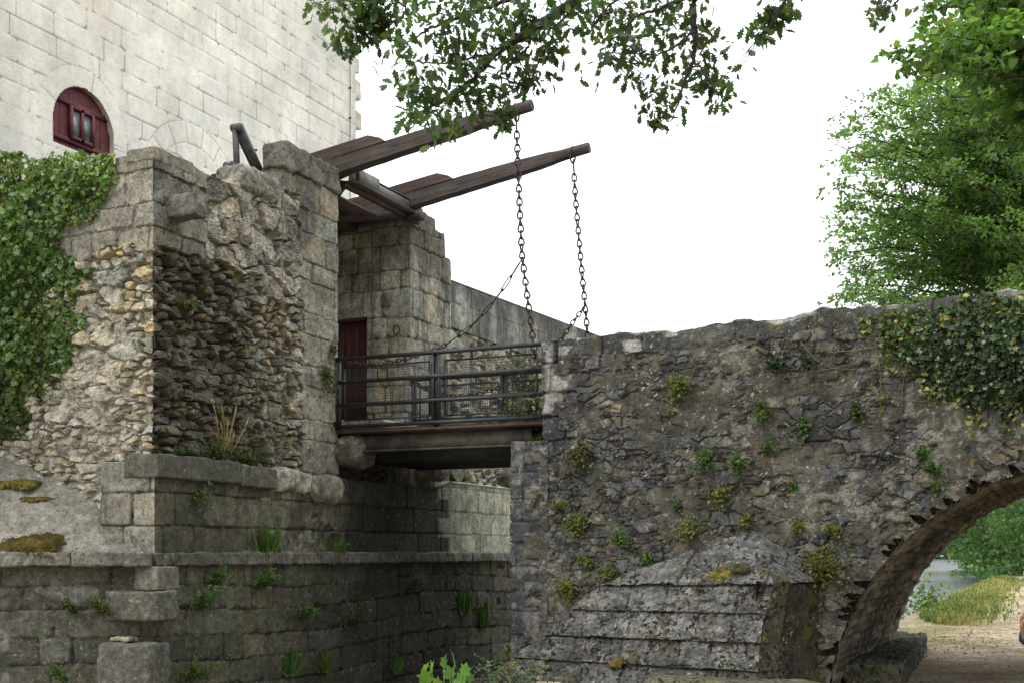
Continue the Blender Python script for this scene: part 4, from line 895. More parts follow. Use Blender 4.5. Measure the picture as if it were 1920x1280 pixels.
def leafcol(R, n, base, var=.25, yel=.15, yc=(.16, .15, .03)):
    c = np.array(base)[None]*(1+var*2*(R.rand(n, 1)-.5)); c[:, 0] *= 1+.25*(R.rand(n)-.5); y = (R.rand(n) < yel)*R.rand(n); return c*(1-y[:, None])+np.array(yc)*y[:, None]

def ivy(name, label, face, inside, box_, n, size, thick, base, yel, seed, edge_y=.0, outw=(0, -1, 0), stems=()):
    R = np.random.RandomState(seed); pos = []; k = 0
    x0, x1, z0, z1 = box_
    X = R.uniform(x0, x1, n*3); Zr = R.uniform(z0, z1, n*3); dpt = inside(X, Zr); m = dpt > 0; X, Zr, dpt = X[m][:n], Zr[m][:n], dpt[m][:n]; n = len(X)
    lump = fbm(X*2.6, Zr*2.6, seed); out = (.02+thick*np.clip(dpt*2.2, 0, 1)*np.clip(2.2*lump-.55, .1, 2)*R.rand(n)**.6)
    nr = np.array(outw)[None]; p = np.c_[X, np.full(n, face), Zr]+nr*out[:, None]
    tip = np.array((0, 0, -.8))[None]+R.normal(size=(n, 3))*.75; nm = nr*1.+np.array((0, 0, .5))[None]+R.normal(size=(n, 3))*.6
    c = leafcol(R, n, base, .38, .1); yy = (R.rand(n) < yel*np.clip(1-dpt*3.5, 0, 1)); c[yy] = np.array((.20, .21, .035))*(.7+.6*R.rand(yy.sum(), 1)); lt = lump > .55; c[lt] *= 1.25; top_lit = ss(z1-1.3, z1-.1, Zr)*(.4+.6*R.rand(n)); c = c*(1+.55*top_lit[:, None])*np.where(top_lit[:, None] > .5, (1.12, 1.0, .9), (1., 1., 1.)); low_shade = ss(z0+1.5, z0+.3, Zr); c *= (1-.45*low_shade)[:, None]  # light on the top and shade lower down are painted into the leaf colours
    rt = thing(name, label, 'ivy', (X.mean(), face, z0))
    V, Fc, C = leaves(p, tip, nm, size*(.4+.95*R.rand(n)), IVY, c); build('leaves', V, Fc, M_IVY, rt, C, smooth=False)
    st = []
    for i in range(60):
        j = R.randint(n); a = Vector((X[j], face-.02, Zr[j])); q = [a]
        for s in range(6): a = a+Vector((R.normal()*.06, 0, R.choice((-1, 1, 1))*.12+R.normal()*.04)); q.append(Vector((a.x, face-.015-.02*R.rand(), a.z)))
        st.append(tube([v for v in q if inside(np.array([v.x]), np.array([v.z]))[0] > -.05] or q[:2], .003+.003*R.rand(), 4))
    for q in stems: st.append(tube(q, .005, 5))
    V, Fc, C = merge(*st); build('stems', V, Fc, M_STEM, rt)
    return rt
# left ivy: outline read off the face of the bastion
def poly_in(P):
    P = np.array(P)
    def f(X, Z):
        ins = np.zeros(X.shape, bool); dm = np.full(X.shape, 9.)
        for i in range(len(P)):
            a, b = P[i-1], P[i]; cr = ((a[1] > Z) != (b[1] > Z)) & (X < (b[0]-a[0])*(Z-a[1])/(b[1]-a[1]+1e-12)+a[0]); ins ^= cr
            d = b-a; t = np.clip(((X-a[0])*d[0]+(Z-a[1])*d[1])/(d@d), 0, 1); dm = np.minimum(dm, np.hypot(X-a[0]-t*d[0], Z-a[1]-t*d[1]))
        dm = dm+.24*(fbm(X*4.5, Z*4.5, 5)-.5)+.12*(fbm(X*13, Z*9, 6)-.5); return np.where(ins, dm, -dm-.0)+.03
    return f
pix = [(-500, 250), (-140, 262), (0, 275), (60, 300), (110, 292), (170, 290), (215, 287), (205, 320), (190, 350), (180, 390), (135, 410), (105, 440), (110, 475), (160, 510), (150, 545), (120, 570), (150, 600), (135, 640), (100, 690), (95, 730), (55, 750), (40, 815), (0, 825), (-140, 830), (-500, 815)]
P = [(p.x, p.z) for p in (on_v(x, y, VB-.05) for x, y in pix)]
stm = [[on_v(x, y, VB-.03) for x, y in l] for l in ([(60, 870), (85, 810), (80, 770), (105, 700)], [(50, 860), (66, 800), (62, 760), (85, 690)], [(95, 790), (75, 830), (64, 868)])]
ivy('ivy_curtain', 'thick bright green ivy hanging over the left side of the rubble bastion', VB, poly_in(P), (-7.2, -1.9, 2.7, 6.35), 26000, .062, .42, (.08, .145, .033), .10, 3, stems=stm)
R = np.random.RandomState(8)
pix = [(1600, 615), (1660, 590), (1740, 585), (1790, 578), (1840, 560), (1990, 545), (2250, 545), (2250, 760), (2120, 800), (1990, 790), (1940, 815), (1915, 765), (1885, 800), (1858, 742), (1825, 775), (1795, 728), (1765, 757), (1735, 705), (1705, 735), (1680, 690), (1655, 705), (1630, 680), (1670, 660), (1640, 650), (1600, 640)]
P2 = [(p.x, p.z) for p in (on_v(x, y, -.25) for x, y in pix)]; fin = poly_in(P2)
def f_right(X, Z):
    d = fin(X, Z); full = ss(5.45, 6.35, X+(Z-4.0)*.9); keep = fbm(X*7, Z*7, 77) < .30+.75*full; return np.where(keep, d, -1)
stm = [[on_v(x, y, -.24) for x, y in l] for l in ([(1560, 660), (1620, 655), (1680, 640), (1730, 610)], [(1430, 700), (1490, 705), (1560, 690), (1640, 695)], [(1650, 800), (1652, 740), (1650, 690), (1640, 640)], [(1690, 800), (1692, 730), (1700, 660)], [(1640, 735), (1700, 750), (1770, 755)], [(1500, 640), (1530, 675), (1560, 690), (1610, 680)], [(1700, 640), (1720, 615), (1740, 590)], [(1830, 800), (1828, 740)], [(1880, 780), (1860, 720), (1840, 690)])]
ivr = ivy('ivy_curtain', 'dark green ivy with yellowing edge trailing over the stone bridge parapet', -.22, f_right, (5.0, 9.3, 3.0, 4.62), 7000, .056, .15, (.028, .058, .02), .10, 5, stems=stm)
# hanging yellow tendrils
pos = []
for x0, y0, nn in ((1652, 745, 12), (1660, 640, 26), (1680, 680, 30), (1740, 730, 26), (1800, 745, 16), (1835, 790, 22), (1890, 790, 26), (1905, 740, 20), (1635, 615, 10), (1650, 590, 9), (1700, 625, 16)):
    for i in range(nn): pos.append(on_v(x0+R.normal()*14, y0+R.normal()*18, -.25-.05*R.rand()))
pos = np.array([tuple(p) for p in pos]); n = len(pos)
V, Fc, C = leaves(pos, np.array((0, 0, -1.))+R.normal(size=(n, 3))*.6, np.array((0, -1, .4))+R.normal(size=(n, 3))*.5, .03+.04*R.rand(n), HEART, lerp((.15, .17, .03), (.06, .10, .03), R.rand(n)**2)*(.6+.7*R.rand(n, 1)))
build('young_leaves', V, Fc, M_IVY, ivr, C, smooth=False)['label'] = 'yellow-green young leaves along the edge'

# ================================================================== OAK (boughs hanging in from the upper right, in front of everything)
R = np.random.RandomState(21); rg = random.Random(21)
oak_base = at(2900, 1035, 7.0); oak_base.z = 0
oak = thing('oak_tree', 'oak tree whose dark lobed leaves hang in from above over the beams', 'tree', oak_base)
D0 = 9.0
def curve(ps, d0, d1, wob=.15, n=10):
    ps = [at(x, y, d0+(d1-d0)*i/(len(ps)-1)) for i, (x, y) in enumerate(ps)]; out = []
    for i in range(len(ps)-1):
        a, b = ps[i], ps[i+1]; p0 = ps[i-1] if i else a-(b-a); p3 = ps[i+2] if i+2 < len(ps) else b+(b-a)
        for k in range(n):
            t = k/n; out.append(.5*((2*a)+(b-p0)*t+(2*p0-5*a+4*b-p3)*t*t+(3*a-p0-3*b+p3)*t**3))
    out.append(ps[-1]); return out
limbs = [  # pixel polylines from the thick end to the tip
    ([(1500, -420), (1250, -160), (1090, -10), (1000, 55), (930, 100), (870, 165), (800, 205), (770, 225)], .05, .004, 8.6, 9.0),
    ([(1250, -160), (1050, -40), (930, 10), (840, 40), (780, 70), (745, 105)], .022, .004, 8.7, 9.4),
    ([(1000, 55), (985, 95), (940, 130), (955, 200), (962, 225)], .012, .003, 8.9, 8.7),
    ([(1090, -10), (1055, 40), (1020, 100), (1000, 140), (985, 170)], .012, .003, 8.8, 8.6),
    ([(1560, -420), (1370, -150), (1305, -10), (1302, 60), (1300, 110), (1280, 165), (1258, 230)], .04, .004, 8.2, 8.5),
    ([(1305, -10), (1240, 15), (1190, 35), (1160, 75), (1140, 110)], .014, .003, 8.3, 8.8),
    ([(1302, 60), (1260, 90), (1215, 110), (1195, 125)], .01, .003, 8.3, 8.2),
    ([(1298, 110), (1330, 150), (1345, 180)], .009, .003, 8.3, 8.2),
    ([(1370, -150), (1250, -60), (1150, 5), (1110, 50)], .018, .003, 8.4, 8.9),
    ([(1100, -300), (860, -120), (720, -20), (690, 20), (655, 70), (662, 100)], .024, .003, 8.9, 9.8),
    ([(860, -120), (740, -20), (760, 20), (715, 60)], .012, .003, 8.9, 9.2),
    ([(720, -20), (640, -5), (600, 5)], .01, .003, 9.6, 9.9),
    ([(1700, -420), (1540, -140), (1480, -10), (1450, 40), (1420, 75)], .022, .003, 8.0, 8.4),
    ([(1800, -420), (1730, -140), (1690, -10), (1655, 22)], .02, .003, 7.8, 8.2),
    ([(930, 100), (880, 110), (830, 120), (770, 120), (745, 160)], .009, .003, 8.9, 9.1),
    ([(800, 205), (830, 190), (900, 190), (930, 180)], .007, .003, 8.9, 8.8)]
bark = []; allp = []
for ps, r0, r1, d0, d1 in limbs:
    c = curve(ps, d0, d1); n = len(c)
    c = [p+Vector((rg.uniform(-1, 1), rg.uniform(-1, 1), rg.uniform(-1, 1)))*.008 for p in c]
    bark.append(tube(c, [r0+(r1-r0)*i/(n-1) for i in range(n)], 6)); allp += c
# limbs up to the trunk outside the picture
top = oak_base+Vector((0, 0, 9))
bark.append(tube([oak_base, oak_base+Vector((.1, 0, 3)), oak_base+Vector((-.1, .1, 6)), top], [.5, .4, .34, .2], 14))
for x, y, d in ((1500, -420, 8.6), (1100, -300, 8.9), (1560, -420, 8.2), (1700, -420, 8.0), (1800, -420, 7.8)):
    e = at(x, y, d); s_ = oak_base+Vector((0, 0, 6+.5*rg.random())); m_ = s_.lerp(e, .55)+Vector((0, 0, .8)); bark.append(tube([s_, s_.lerp(m_, .5)+Vector((0, 0, .2)), m_, m_.lerp(e, .5)+Vector((0, 0, .1)), e], [.16, .13, .1, .07, .045], 8))
clusters = [(640, 15, 46, 110), (690, 50, 36, 110), (668, 80, 24, 60), (610, 5, 26, 36), (700, 10, 30, 70), (735, 15, 34, 30), (775, 40, 45, 50), (835, 25, 50, 70), (905, 20, 55, 90), (975, 35, 60, 110), (890, 85, 55, 80), (815, 90, 42, 46), (765, 100, 22, 18), (745, 90, 14, 8), (935, 115, 50, 70), (1005, 100, 42, 50), (1055, 25, 50, 60), (1110, 15, 50, 60), (1060, 75, 30, 20), (1040, 105, 24, 16),
    (1165, 25, 46, 56), (1150, 80, 36, 40), (1130, 120, 26, 20), (1205, 60, 36, 36), (1235, 20, 44, 50), (1275, 50, 40, 50), (1310, 40, 40, 46), (1325, 100, 30, 34), (1290, 105, 30, 30), (1250, 120, 34, 40), (1245, 170, 30, 44), (1240, 215, 24, 30), (1275, 195, 26, 26), (1320, 175, 30, 26), (1345, 195, 22, 16), (1350, 165, 16, 10), (1335, 150, 20, 12), (1225, 235, 14, 8),
    (755, 160, 30, 44), (790, 180, 38, 60), (785, 225, 30, 44), (825, 230, 32, 44), (865, 190, 30, 34), (850, 235, 22, 16), (900, 180, 24, 20), (925, 165, 26, 22), (955, 205, 15, 24), (955, 230, 14, 16), (1000, 165, 22, 26), (985, 150, 18, 12), (870, 140, 30, 30), (960, 70, 40, 50),
    (1450, 15, 28, 34), (1470, 35, 18, 14), (1425, 65, 16, 14), (1440, 45, 16, 12), (1665, 8, 24, 26), (1635, 22, 14, 8), (1480, 8, 16, 12)]
lp = []; tw = []
AP = np.array([tuple(p) for p in allp])
for x, y, rad, n in clusters:
    cen = np.array(tuple(at(x, y, 8.3+1.1*rg.random()))); j = np.argsort(((AP-cen)**2).sum(1))[:6]; sp = rad/F*8.8
    for q in range(max(3, int(n*1.35)//9)):
        a = Vector(AP[j[q % 6]]); e = Vector(cen)+Vector(tuple(R.normal(size=3)*np.array((1, 1, .8))*sp*.6)); m_ = a.lerp(e, .5)+Vector((0, 0, .03+rg.random()*.04))
        tw.append(tube([a, m_, e], [.004, .0028, .0015], 4))
        for t in range(9):
            f = .35+.65*rg.random(); b = (a.lerp(m_, f*2) if f < .5 else m_.lerp(e, f*2-1)) if rg.random() < .45 else e
            lp.append(np.array(tuple(b))+R.normal(size=3)*sp*np.array((.42, .42, .38)))
lp = np.array(lp); n = len(lp)
tip = R.normal(size=(n, 3))*.8+np.array((0, 0, -.55)); nm = R.normal(size=(n, 3))*.75+np.array((0, 0, .9))
oc = leafcol(R, n, (.046, .082, .03), .35, .10, (.09, .10, .02)); li = vn(lp[:, 0]*2.3, lp[:, 2]*2.3+lp[:, 1], 5) > .62; oc[li] *= 1.6
V, Fc, C = merge(*bark); build('branch', V, Fc, M_TWIG, oak)
V, Fc, C = merge(*tw); build('twigs', V, Fc, M_TWIG, oak)
V, Fc, C = leaves(lp, tip, nm, .079*(.6+.7*R.rand(n)), OAK, oc); build('leaves', V, Fc, M_OAK, oak, C, smooth=False)
# unseen rest of its crown, made wide and dense overhead to block sky light
n = 26000; cp = np.c_[R.uniform(-2, 22, n), R.uniform(-34, -2, n), R.uniform(4.6, 12.5, n)]
rx, ry = cp[:, 0]-CU, cp[:, 1]-CV; dpx = -rx*ST+ry*CT; lat = rx*CT+ry*ST; inn = (dpx > 0) & (np.abs(960+F*lat/np.maximum(dpx, .1)-960) < 1500+300*(.3/np.maximum(dpx, .3))) & (HZ-F*(cp[:, 2]-EYE)/np.maximum(dpx, .1) > -420-900/np.maximum(dpx, 1))
keep = (fbm(cp[:, 0]*.6, cp[:, 1]*.6+cp[:, 2]*.5, 8) > .40) & ~inn & (np.hypot(cp[:, 0]-12, cp[:, 1]+14) < 15+3*R.normal(size=n)*.3) & (np.sqrt(rx**2+ry**2+(cp[:, 2]-EYE)**2) > 5.2); cp = cp[keep]; n = len(cp)
V, Fc, C = leaves(cp, R.normal(size=(n, 3))+np.array((0, 0, -.5)), R.normal(size=(n, 3))*.6+np.array((0, 0, 1)), .32*(.6+.7*R.rand(n)), OAK, leafcol(R, n, (.04, .07, .025))); build('crown', V, Fc, M_OAK, oak, C, smooth=False)

# ================================================================== TREES ON THE RIGHT, behind the bridge
def spray_tree(name, label, base, hgt, limbs_px, d0, d1, leaf, shape, base_col, seed, per=34, sp_len=.9, droop=.25, group=None, trunk_r=.25, extra=0, nspray=15):
    R = np.random.RandomState(seed); rt = thing(name, label, 'tree', base, group); wood_ = []; P, T, Nn, Cc = [], [], [], []
    wood_.append(tube([base, base+Vector((.1, .05, hgt*.3)), base+Vector((-.05, .1, hgt*.65)), base+Vector((0, 0, hgt))], [trunk_r, trunk_r*.8, trunk_r*.55, trunk_r*.15], 12))
    for (x, y, dd) in limbs_px:
        e = at(x, y, d0+(d1-d0)*dd); L0 = (Vector((base.x, base.y, 0))-Vector((e.x, e.y, 0))).length
        z0 = base.z+min(max(e.z-base.z-L0*(.18+.3*R.rand()), min(.8, hgt*.2)), hgt*.95); s_ = Vector((base.x, base.y, z0)); n = 14; c = []
        for i in range(n+1):
            t = i/n; p = s_.lerp(e, t); p.z += math.sin(t*math.pi)*L0*.10; p += Vector(tuple(R.normal(size=3)*.05)); c.append(p)
        wood_.append(tube(c, [.055*(1-t/n)**1.0+.006 for t in range(n+1)], 5))
        dirv = (c[-1]-c[0]).normalized(); side = dirv.cross(Vector((0, 0, 1))).normalized()
        shade = .75+.6*R.rand()
        for k in range(nspray):
            t = .28+.72*(k+R.rand())/nspray; i = min(int(t*n), n-1); a = c[i].lerp(c[i+1], t*n-i); sl = sp_len*(.55+.65*R.rand())*(1.15-.5*t)
            dv = (side*(1 if k % 2 else -1)*(.5+.7*R.rand())+dirv*(.75+.3*R.rand())+Vector((0, 0, R.normal()*.16))).normalized()
            m_ = a+dv*sl*.5+Vector((0, 0, .03)); e2 = a+dv*sl+Vector((0, 0, -droop*sl)); wood_.append(tube([a, m_, e2], [.007, .005, .002], 3))
            f = R.rand(per); pp = np.array(tuple(a))[None]*(1-f)[:, None]**2+2*(f*(1-f))[:, None]*np.array(tuple(m_))+(f**2)[:, None]*np.array(tuple(e2))
            sx = np.array(tuple(dv.cross(Vector((0, 0, 1)))))
            pp = pp+sx[None]*(R.normal(size=per)*.16*sl)[:, None]+R.normal(size=(per, 3))*np.array((.05, .05, .045))*max(1, sl)
            P.append(pp); T.append(np.tile(np.array(tuple(dv))*.8, (per, 1))+R.normal(size=(per, 3))*.55+np.array((0, 0, -.3))); Nn.append(np.tile((0, 0, 1.), (per, 1))+R.normal(size=(per, 3))*.45)
            cc = leafcol(R, per, base_col, .3, .06, (.16, .15, .03))*shade*(.8+.4*R.rand()); Cc.append(cc)
    P, T, Nn, Cc = map(np.concatenate, (P, T, Nn, Cc))
    V, Fc, C = merge(*wood_); build('trunk', V, Fc, M_BARK, rt)
    V, Fc, C = leaves(P, T, Nn, leaf*(.6+.7*R.rand(len(P))), shape, Cc); build('crown', V, Fc, M_LEAF, rt, C, smooth=False)
    return rt
def fill(poly, n, seed, edge=()):
    rg = random.Random(seed); P = np.array(poly, float); out = [(x, y, rg.random()) for x, y in edge]; f = poly_px(P)
    while len(out) < n:
        x, y = rg.uniform(P[:, 0].min(), P[:, 0].max()), rg.uniform(P[:, 1].min(), P[:, 1].max())
        if f(x, y): out.append((x, y, rg.random()))
    return out
def poly_px(P):
    def f(x, y):
        r = False
        for i in range(len(P)):
            a, b = P[i-1], P[i]
            if (a[1] > y) != (b[1] > y) and x < (b[0]-a[0])*(y-a[1])/(b[1]-a[1])+a[0]: r = not r
        return r
    return f
b0 = at(2110, 1035, 25); b0.z = -.1
edgeA = [(1580, 560), (1600, 540), (1625, 520), (1568, 500), (1590, 485), (1610, 455), (1640, 535), (1655, 565), (1580, 430), (1600, 400), (1580, 372), (1610, 350), (1590, 300), (1620, 255), (1680, 205), (1690, 165), (1720, 140), (1755, 150), (1740, 180), (1665, 190), (1790, 170), (1700, 215), (1830, 150), (1642, 182), (1600, 215), (1580, 238), (1572, 280), (1590, 320), (1556, 345), (1575, 395), (1562, 425), (1590, 450), (1560, 462), (1610, 500), (1575, 548), (1605, 575), (1640, 560), (1700, 190), (1660, 230), (1620, 290), (1630, 410), (1650, 490)]
spray_tree('hornbeam_tree', 'light green tree with long layered sprays just behind the stone bridge parapet', b0, 13, fill([(1660, 190), (1740, 120), (1990, 130), (1990, 600), (1640, 590), (1610, 480), (1630, 350), (1600, 260)], 120, 5, edgeA), 20.5, 25, .085, ELM, (.105, .180, .060), 31, per=44, sp_len=1.0, nspray=15)
b1 = at(2230, 1035, 17.5); b1.z = 0
edgeB = [(1700, 118), (1706, 95), (1735, 60), (1745, 20), (1770, 130), (1750, 110)]
spray_tree('plane_tree', 'darker broad-leaved tree filling the upper right corner of the sky', b1, 14, fill([(1760, -60), (2050, -200), (2050, 300), (1900, 260), (1800, 190), (1750, 150)], 60, 6, edgeB), 15.5, 18.5, .10, HEART, (.095, .165, .05), 32, per=40, sp_len=.9, nspray=13)
b2 = at(2040, 1035, 36); b2.z = 0
spray_tree('background_tree', 'deep green dense tree closing the gap at the right behind the layered one', b2, 19, fill([(1800, 120), (2050, 60), (2050, 620), (1740, 610), (1770, 400)], 60, 7), 31, 40, .17, ELM, (.085, .15, .05), 33, per=60, sp_len=2.0, trunk_r=.35)
b3 = at(1990, 1035, 21); b3.z = 3.2
spray_tree('roadside_shrub', 'pale fresh green shrub rising just over the ivy end of the bridge parapet', b3, 2.2, fill([(1870, 545), (1990, 480), (1990, 560), (1870, 560)], 16, 8, [(1868, 548), (1885, 520), (1905, 500)]), 18.6, 20, .07, ELM, (.10, .17, .045), 34, per=30, sp_len=.5, trunk_r=.05, nspray=9)

# ================================================================== RIVERSIDE TREES far away, seen through the arch
def clump_tree(name, label, pos, hgt, rad, leaf, col, seed, n=2600, group=None, low=.08):
    R = np.random.RandomState(seed); rt = thing(name, label, 'tree', pos, group)
    V, Fc, C = merge(tube([pos, pos+Vector((0, 0, hgt*.4)), pos+Vector((rad*.1, 0, hgt*.8))], [rad*.07, rad*.05, .05], 8), *[tube([pos+Vector((0, 0, hgt*.25)), pos+Vector((math.cos(a)*rad*.6, math.sin(a)*rad*.6, hgt*(.3+.4*R.rand())))], [rad*.03, .03], 5) for a in R.uniform(0, 6.28, 8)]); build('trunk', V, Fc, M_BARK, rt)
    m = 42; cs = R.normal(size=(m, 3)); cs /= np.linalg.norm(cs, axis=1)[:, None]; cs *= (.45+.55*R.rand(m, 1)); cs = cs*np.array((rad, rad, hgt*.46))+np.array((0, 0, hgt*(.5+low)))
    k = R.randint(m, size=n); d = rnd_unit(R, n); p = cs[k]+d*(R.rand(n, 1)**.5)*rad*.36*np.array((1, 1, .6)); p[:, 2] = np.maximum(p[:, 2], .2)
    c = leafcol(R, n, col, .35, .05)*(.7+.6*R.rand(m))[k][:, None]
    V, Fc, C = leaves(p+np.array(tuple(pos)), R.normal(size=(n, 3))+np.array((0, 0, -.6)), d+np.array((0, 0, .6))+R.normal(size=(n, 3))*.3, leaf*(.6+.8*R.rand(n)), ELM, c); build('crown', V, Fc, M_LEAF, rt, C, smooth=False)
GT = 'trees along the far river bank'
for i, (x, d, h_, r_, lb) in enumerate(((1925, 120, 17, 9.5, 'large dark green riverside tree overhanging the water, nearest beyond the arch'), (1865, 175, 17, 9, 'mid green riverside tree left of the large overhanging one'), (1960, 85, 13, 6, 'dark tree at the right end of the river bank behind the walker'))):
    p = at(x, 1035, d); p.z = -.7; clump_tree('riverside_tree', lb, p, h_, r_, .36*d/120, (.045, .095, .028), 40+i, 12000, GT, -.06)
# distant wood closing the river
n = 5200; X = R.uniform(1500, 2000, n); dd = R.uniform(480, 560, n); hh = R.rand(n)**.8*(14+9*vn(X*.05, X*0, 3)); p = np.array([tuple(at(x, 1035, d)) for x, d in zip(X, dd)]); p[:, 2] = -.9+hh
V, Fc, C = leaves(p, R.normal(size=(n, 3)), R.normal(size=(n, 3))+np.array((0, -.5, .5)), 2.6*(.6+.8*R.rand(n)), ELM, leafcol(R, n, (.045, .075, .04), .4, .02)); tag(build('far_wood', V, Fc, M_LEAF, None, C, smooth=False, base=tuple(at(1750, 1035, 520))[:2]+(-.9,)), 'distant wood on the far bank closing the river', 'wood', kind='stuff')

# ================================================================== PLANTS ON THE WALLS, every tuft a thing of its own
def tuft(name, label, p, out, size, style, seed, group=None, col=(.07, .105, .03), cat='plant', n=None, hgt=None, mat=None):
    """p: root on the wall; out: wall normal; size: half width in metres"""
    R = np.random.RandomState(seed); p = np.array(tuple(p)); out = np.array(out, float); side = np.cross(out, (0, 0, 1.)); side /= np.linalg.norm(side)
    h = hgt or size; rt = thing(name, label, cat, tuple(p), group); st = []; P, T, Nn, S = [], [], [], []
    if style in ('mound', 'trail'):
        n = n or int(60+size*size*9000); k = max(6, n//16)
        for i in range(k):
            a, b, c = R.normal()*.42, R.rand(), R.normal()*.42
            e = p+side*a*size+out*(.25+.75*b)*min(size*.7, .16)+np.array((0, 0, 1))*(c*h-(.25*h if style == 'trail' else 0)); m = (p+e)/2+out*.02
            st.append(tube([p+side*a*size*.3-out*.02, m, e], [.003, .0025, .0015], 3))
            q = n//k; f = R.rand(q, 1)**.6; pp = p*(1-f)+e*f+R.normal(size=(q, 3))*.18*size*np.array((1, 1, 1)); P.append(pp); T.append(R.normal(size=(q, 3))*.7+out*.6+np.array((0, 0, -.1))); Nn.append(out[None]*.8+np.array((0, 0, .7))+R.normal(size=(q, 3))*.5); S.append(np.full(q, .021+.012*R.rand())*(.6+.8*R.rand(q)))
        shape = HEART
    elif style == 'fern':
        n = n or 26
        for i in range(n):
            d = side*R.normal()*.7+out*(.25+.6*R.rand())+np.array((0, 0, .9)); d /= np.linalg.norm(d); L = h*(.5+.7*R.rand())*1.3
            a = p+side*R.normal()*size*.4; b = a+d*L*.6; c = a+d*L+np.array((0, 0, -.22*L)); st.append(tube([a, b, c], [.0035, .003, .0015], 3))
            q = 22; f = R.rand(q, 1); pp = a*(1-f)**2+2*f*(1-f)*b+f*f*c+R.normal(size=(q, 3))*.016; P.append(pp); T.append(side[None]*R.choice((-1, 1), q)[:, None]*.7+d[None]*.6+R.normal(size=(q, 3))*.3); Nn.append(np.array((0, 0, 1.))[None]+out*.5+R.normal(size=(q, 3))*.4); S.append(.03*(.6+.8*R.rand(q)))
        shape = SMALL
    elif style == 'grass':
        n = n or 60
        a = p+side[None]*R.normal(size=(n, 1))*size*.5+out[None]*R.rand(n, 1)*.05; P.append(a); T.append(side[None]*R.normal(size=(n, 1))*.32+out[None]*R.normal(size=(n, 1))*.22+np.array((0, 0, 1.))); Nn.append(out[None]+R.normal(size=(n, 3))*.6); S.append(h*(.5+.7*R.rand(n))); shape = STALK if 'stalk' in name else BLADE
    P, T, Nn, S = map(np.concatenate, (P, T, Nn, S))
    S = S*{'bank_shrub': 3.6, 'willow_sprig': 1.5, 'deck_plant': 1.4}.get(name, 1.12)
    V, Fc, C = leaves(P, T, Nn, S, shape, leafcol(R, len(P), col, .35, .2)); build('leaves', V, Fc, mat or M_PLANT, rt, C, smooth=False)
    if st: V, Fc, C = merge(*st); build('stems', V, Fc, M_TWIG, rt)
    return rt
GB = 'green tufts growing on the bridge face'; YG, DG = (.115, .135, .035), (.06, .115, .03)
OB = (0, -1, 0); sd = 500
for x, y, r, st, cl, lb in [
    (1275, 728, 28, 'mound', YG, 'large yellowish tuft high on the bridge wall, first below the coping'), (1432, 772, 18, 'mound', DG, 'round green tuft on the bridge wall below the thin ivy runners'),
    (1507, 797, 17, 'mound', DG, 'spreading green tuft between the round one and the dark one'), (1606, 772, 15, 'mound', (.035, .07, .025), 'dark green tuft just left of the ivy curtain'),
    (1322, 862, 24, 'mound', DG, 'tall bright green tuft in the middle of the bridge wall'), (1380, 872, 18, 'mound', DG, 'low wide tuft beside the tall middle one'),
    (1441, 838, 12, 'trail', DG, 'small tuft beside the tan stone in the bridge wall'), (1348, 920, 22, 'trail', YG, 'long hanging tuft above the cutwater tip'),
    (1395, 975, 15, 'mound', YG, 'tuft touching the very tip of the cutwater'), (1295, 992, 24, 'mound', YG, 'forked tuft above the left slope of the cutwater'),
    (1085, 980, 26, 'mound', YG, 'broad olive tuft near the left end of the bridge wall'), (1092, 845, 26, 'trail', (.09, .09, .035), 'sparse olive tuft below the white bridge corner stones'),
    (1165, 1010, 18, 'trail', DG, 'hanging green tuft between the broad olive tuft and the cutwater'), (1216, 1046, 14, 'mound', DG, 'tuft seated on the upper left edge of the cutwater'),
    (1138, 1072, 17, 'mound', YG, 'tuft lower on the left edge of the cutwater'), (1065, 1100, 22, 'trail', YG, 'long trailing tuft beside the grey quoins at the cutwater foot'),
    (1100, 1050, 14, 'trail', YG, 'small trailing tuft over the long trailing one'), (1545, 1052, 40, 'trail', (.10, .11, .028), 'biggest yellow-green tuft right of the cutwater roof'),
    (1565, 997, 16, 'mound', YG, 'tuft above the biggest yellow-green one'), (1495, 988, 13, 'mound', YG, 'small tuft right of the cutwater tip'),
    (1750, 880, 15, 'mound', DG, 'neat green tuft above the arch, upper of two'), (1756, 912, 14, 'mound', DG, 'neat green tuft above the arch, lower of two'),
    (1729, 845, 12, 'mound', DG, 'small green tuft highest above the arch ring'), (1050, 945, 10, 'trail', YG, 'tiny tuft beside the abutment quoins'),
    (1455, 682, 17, 'mound', (.02, .045, .03), 'dark bluish tuft under the coping on the ivy runner'), (1515, 683, 14, 'mound', (.02, .045, .03), 'dark bluish tuft right of the other one on the runner'),
    (1270, 945, 9, 'trail', DG, 'tiny tuft left of the long hanging one'), (1490, 910, 8, 'mound', DG, 'tiny tuft in the plain wall right of the tan stone')]:
    sd += 1; p = on_v(x, y, -.24); tuft('wall_plant', lb, p, OB, 1.3*r/F*(p-Vector((CU, CV, EYE))).length, st, sd, GB, cl)
GQ = 'plants rooted in the quay wall joints'
OQ = (1, 0, 0)
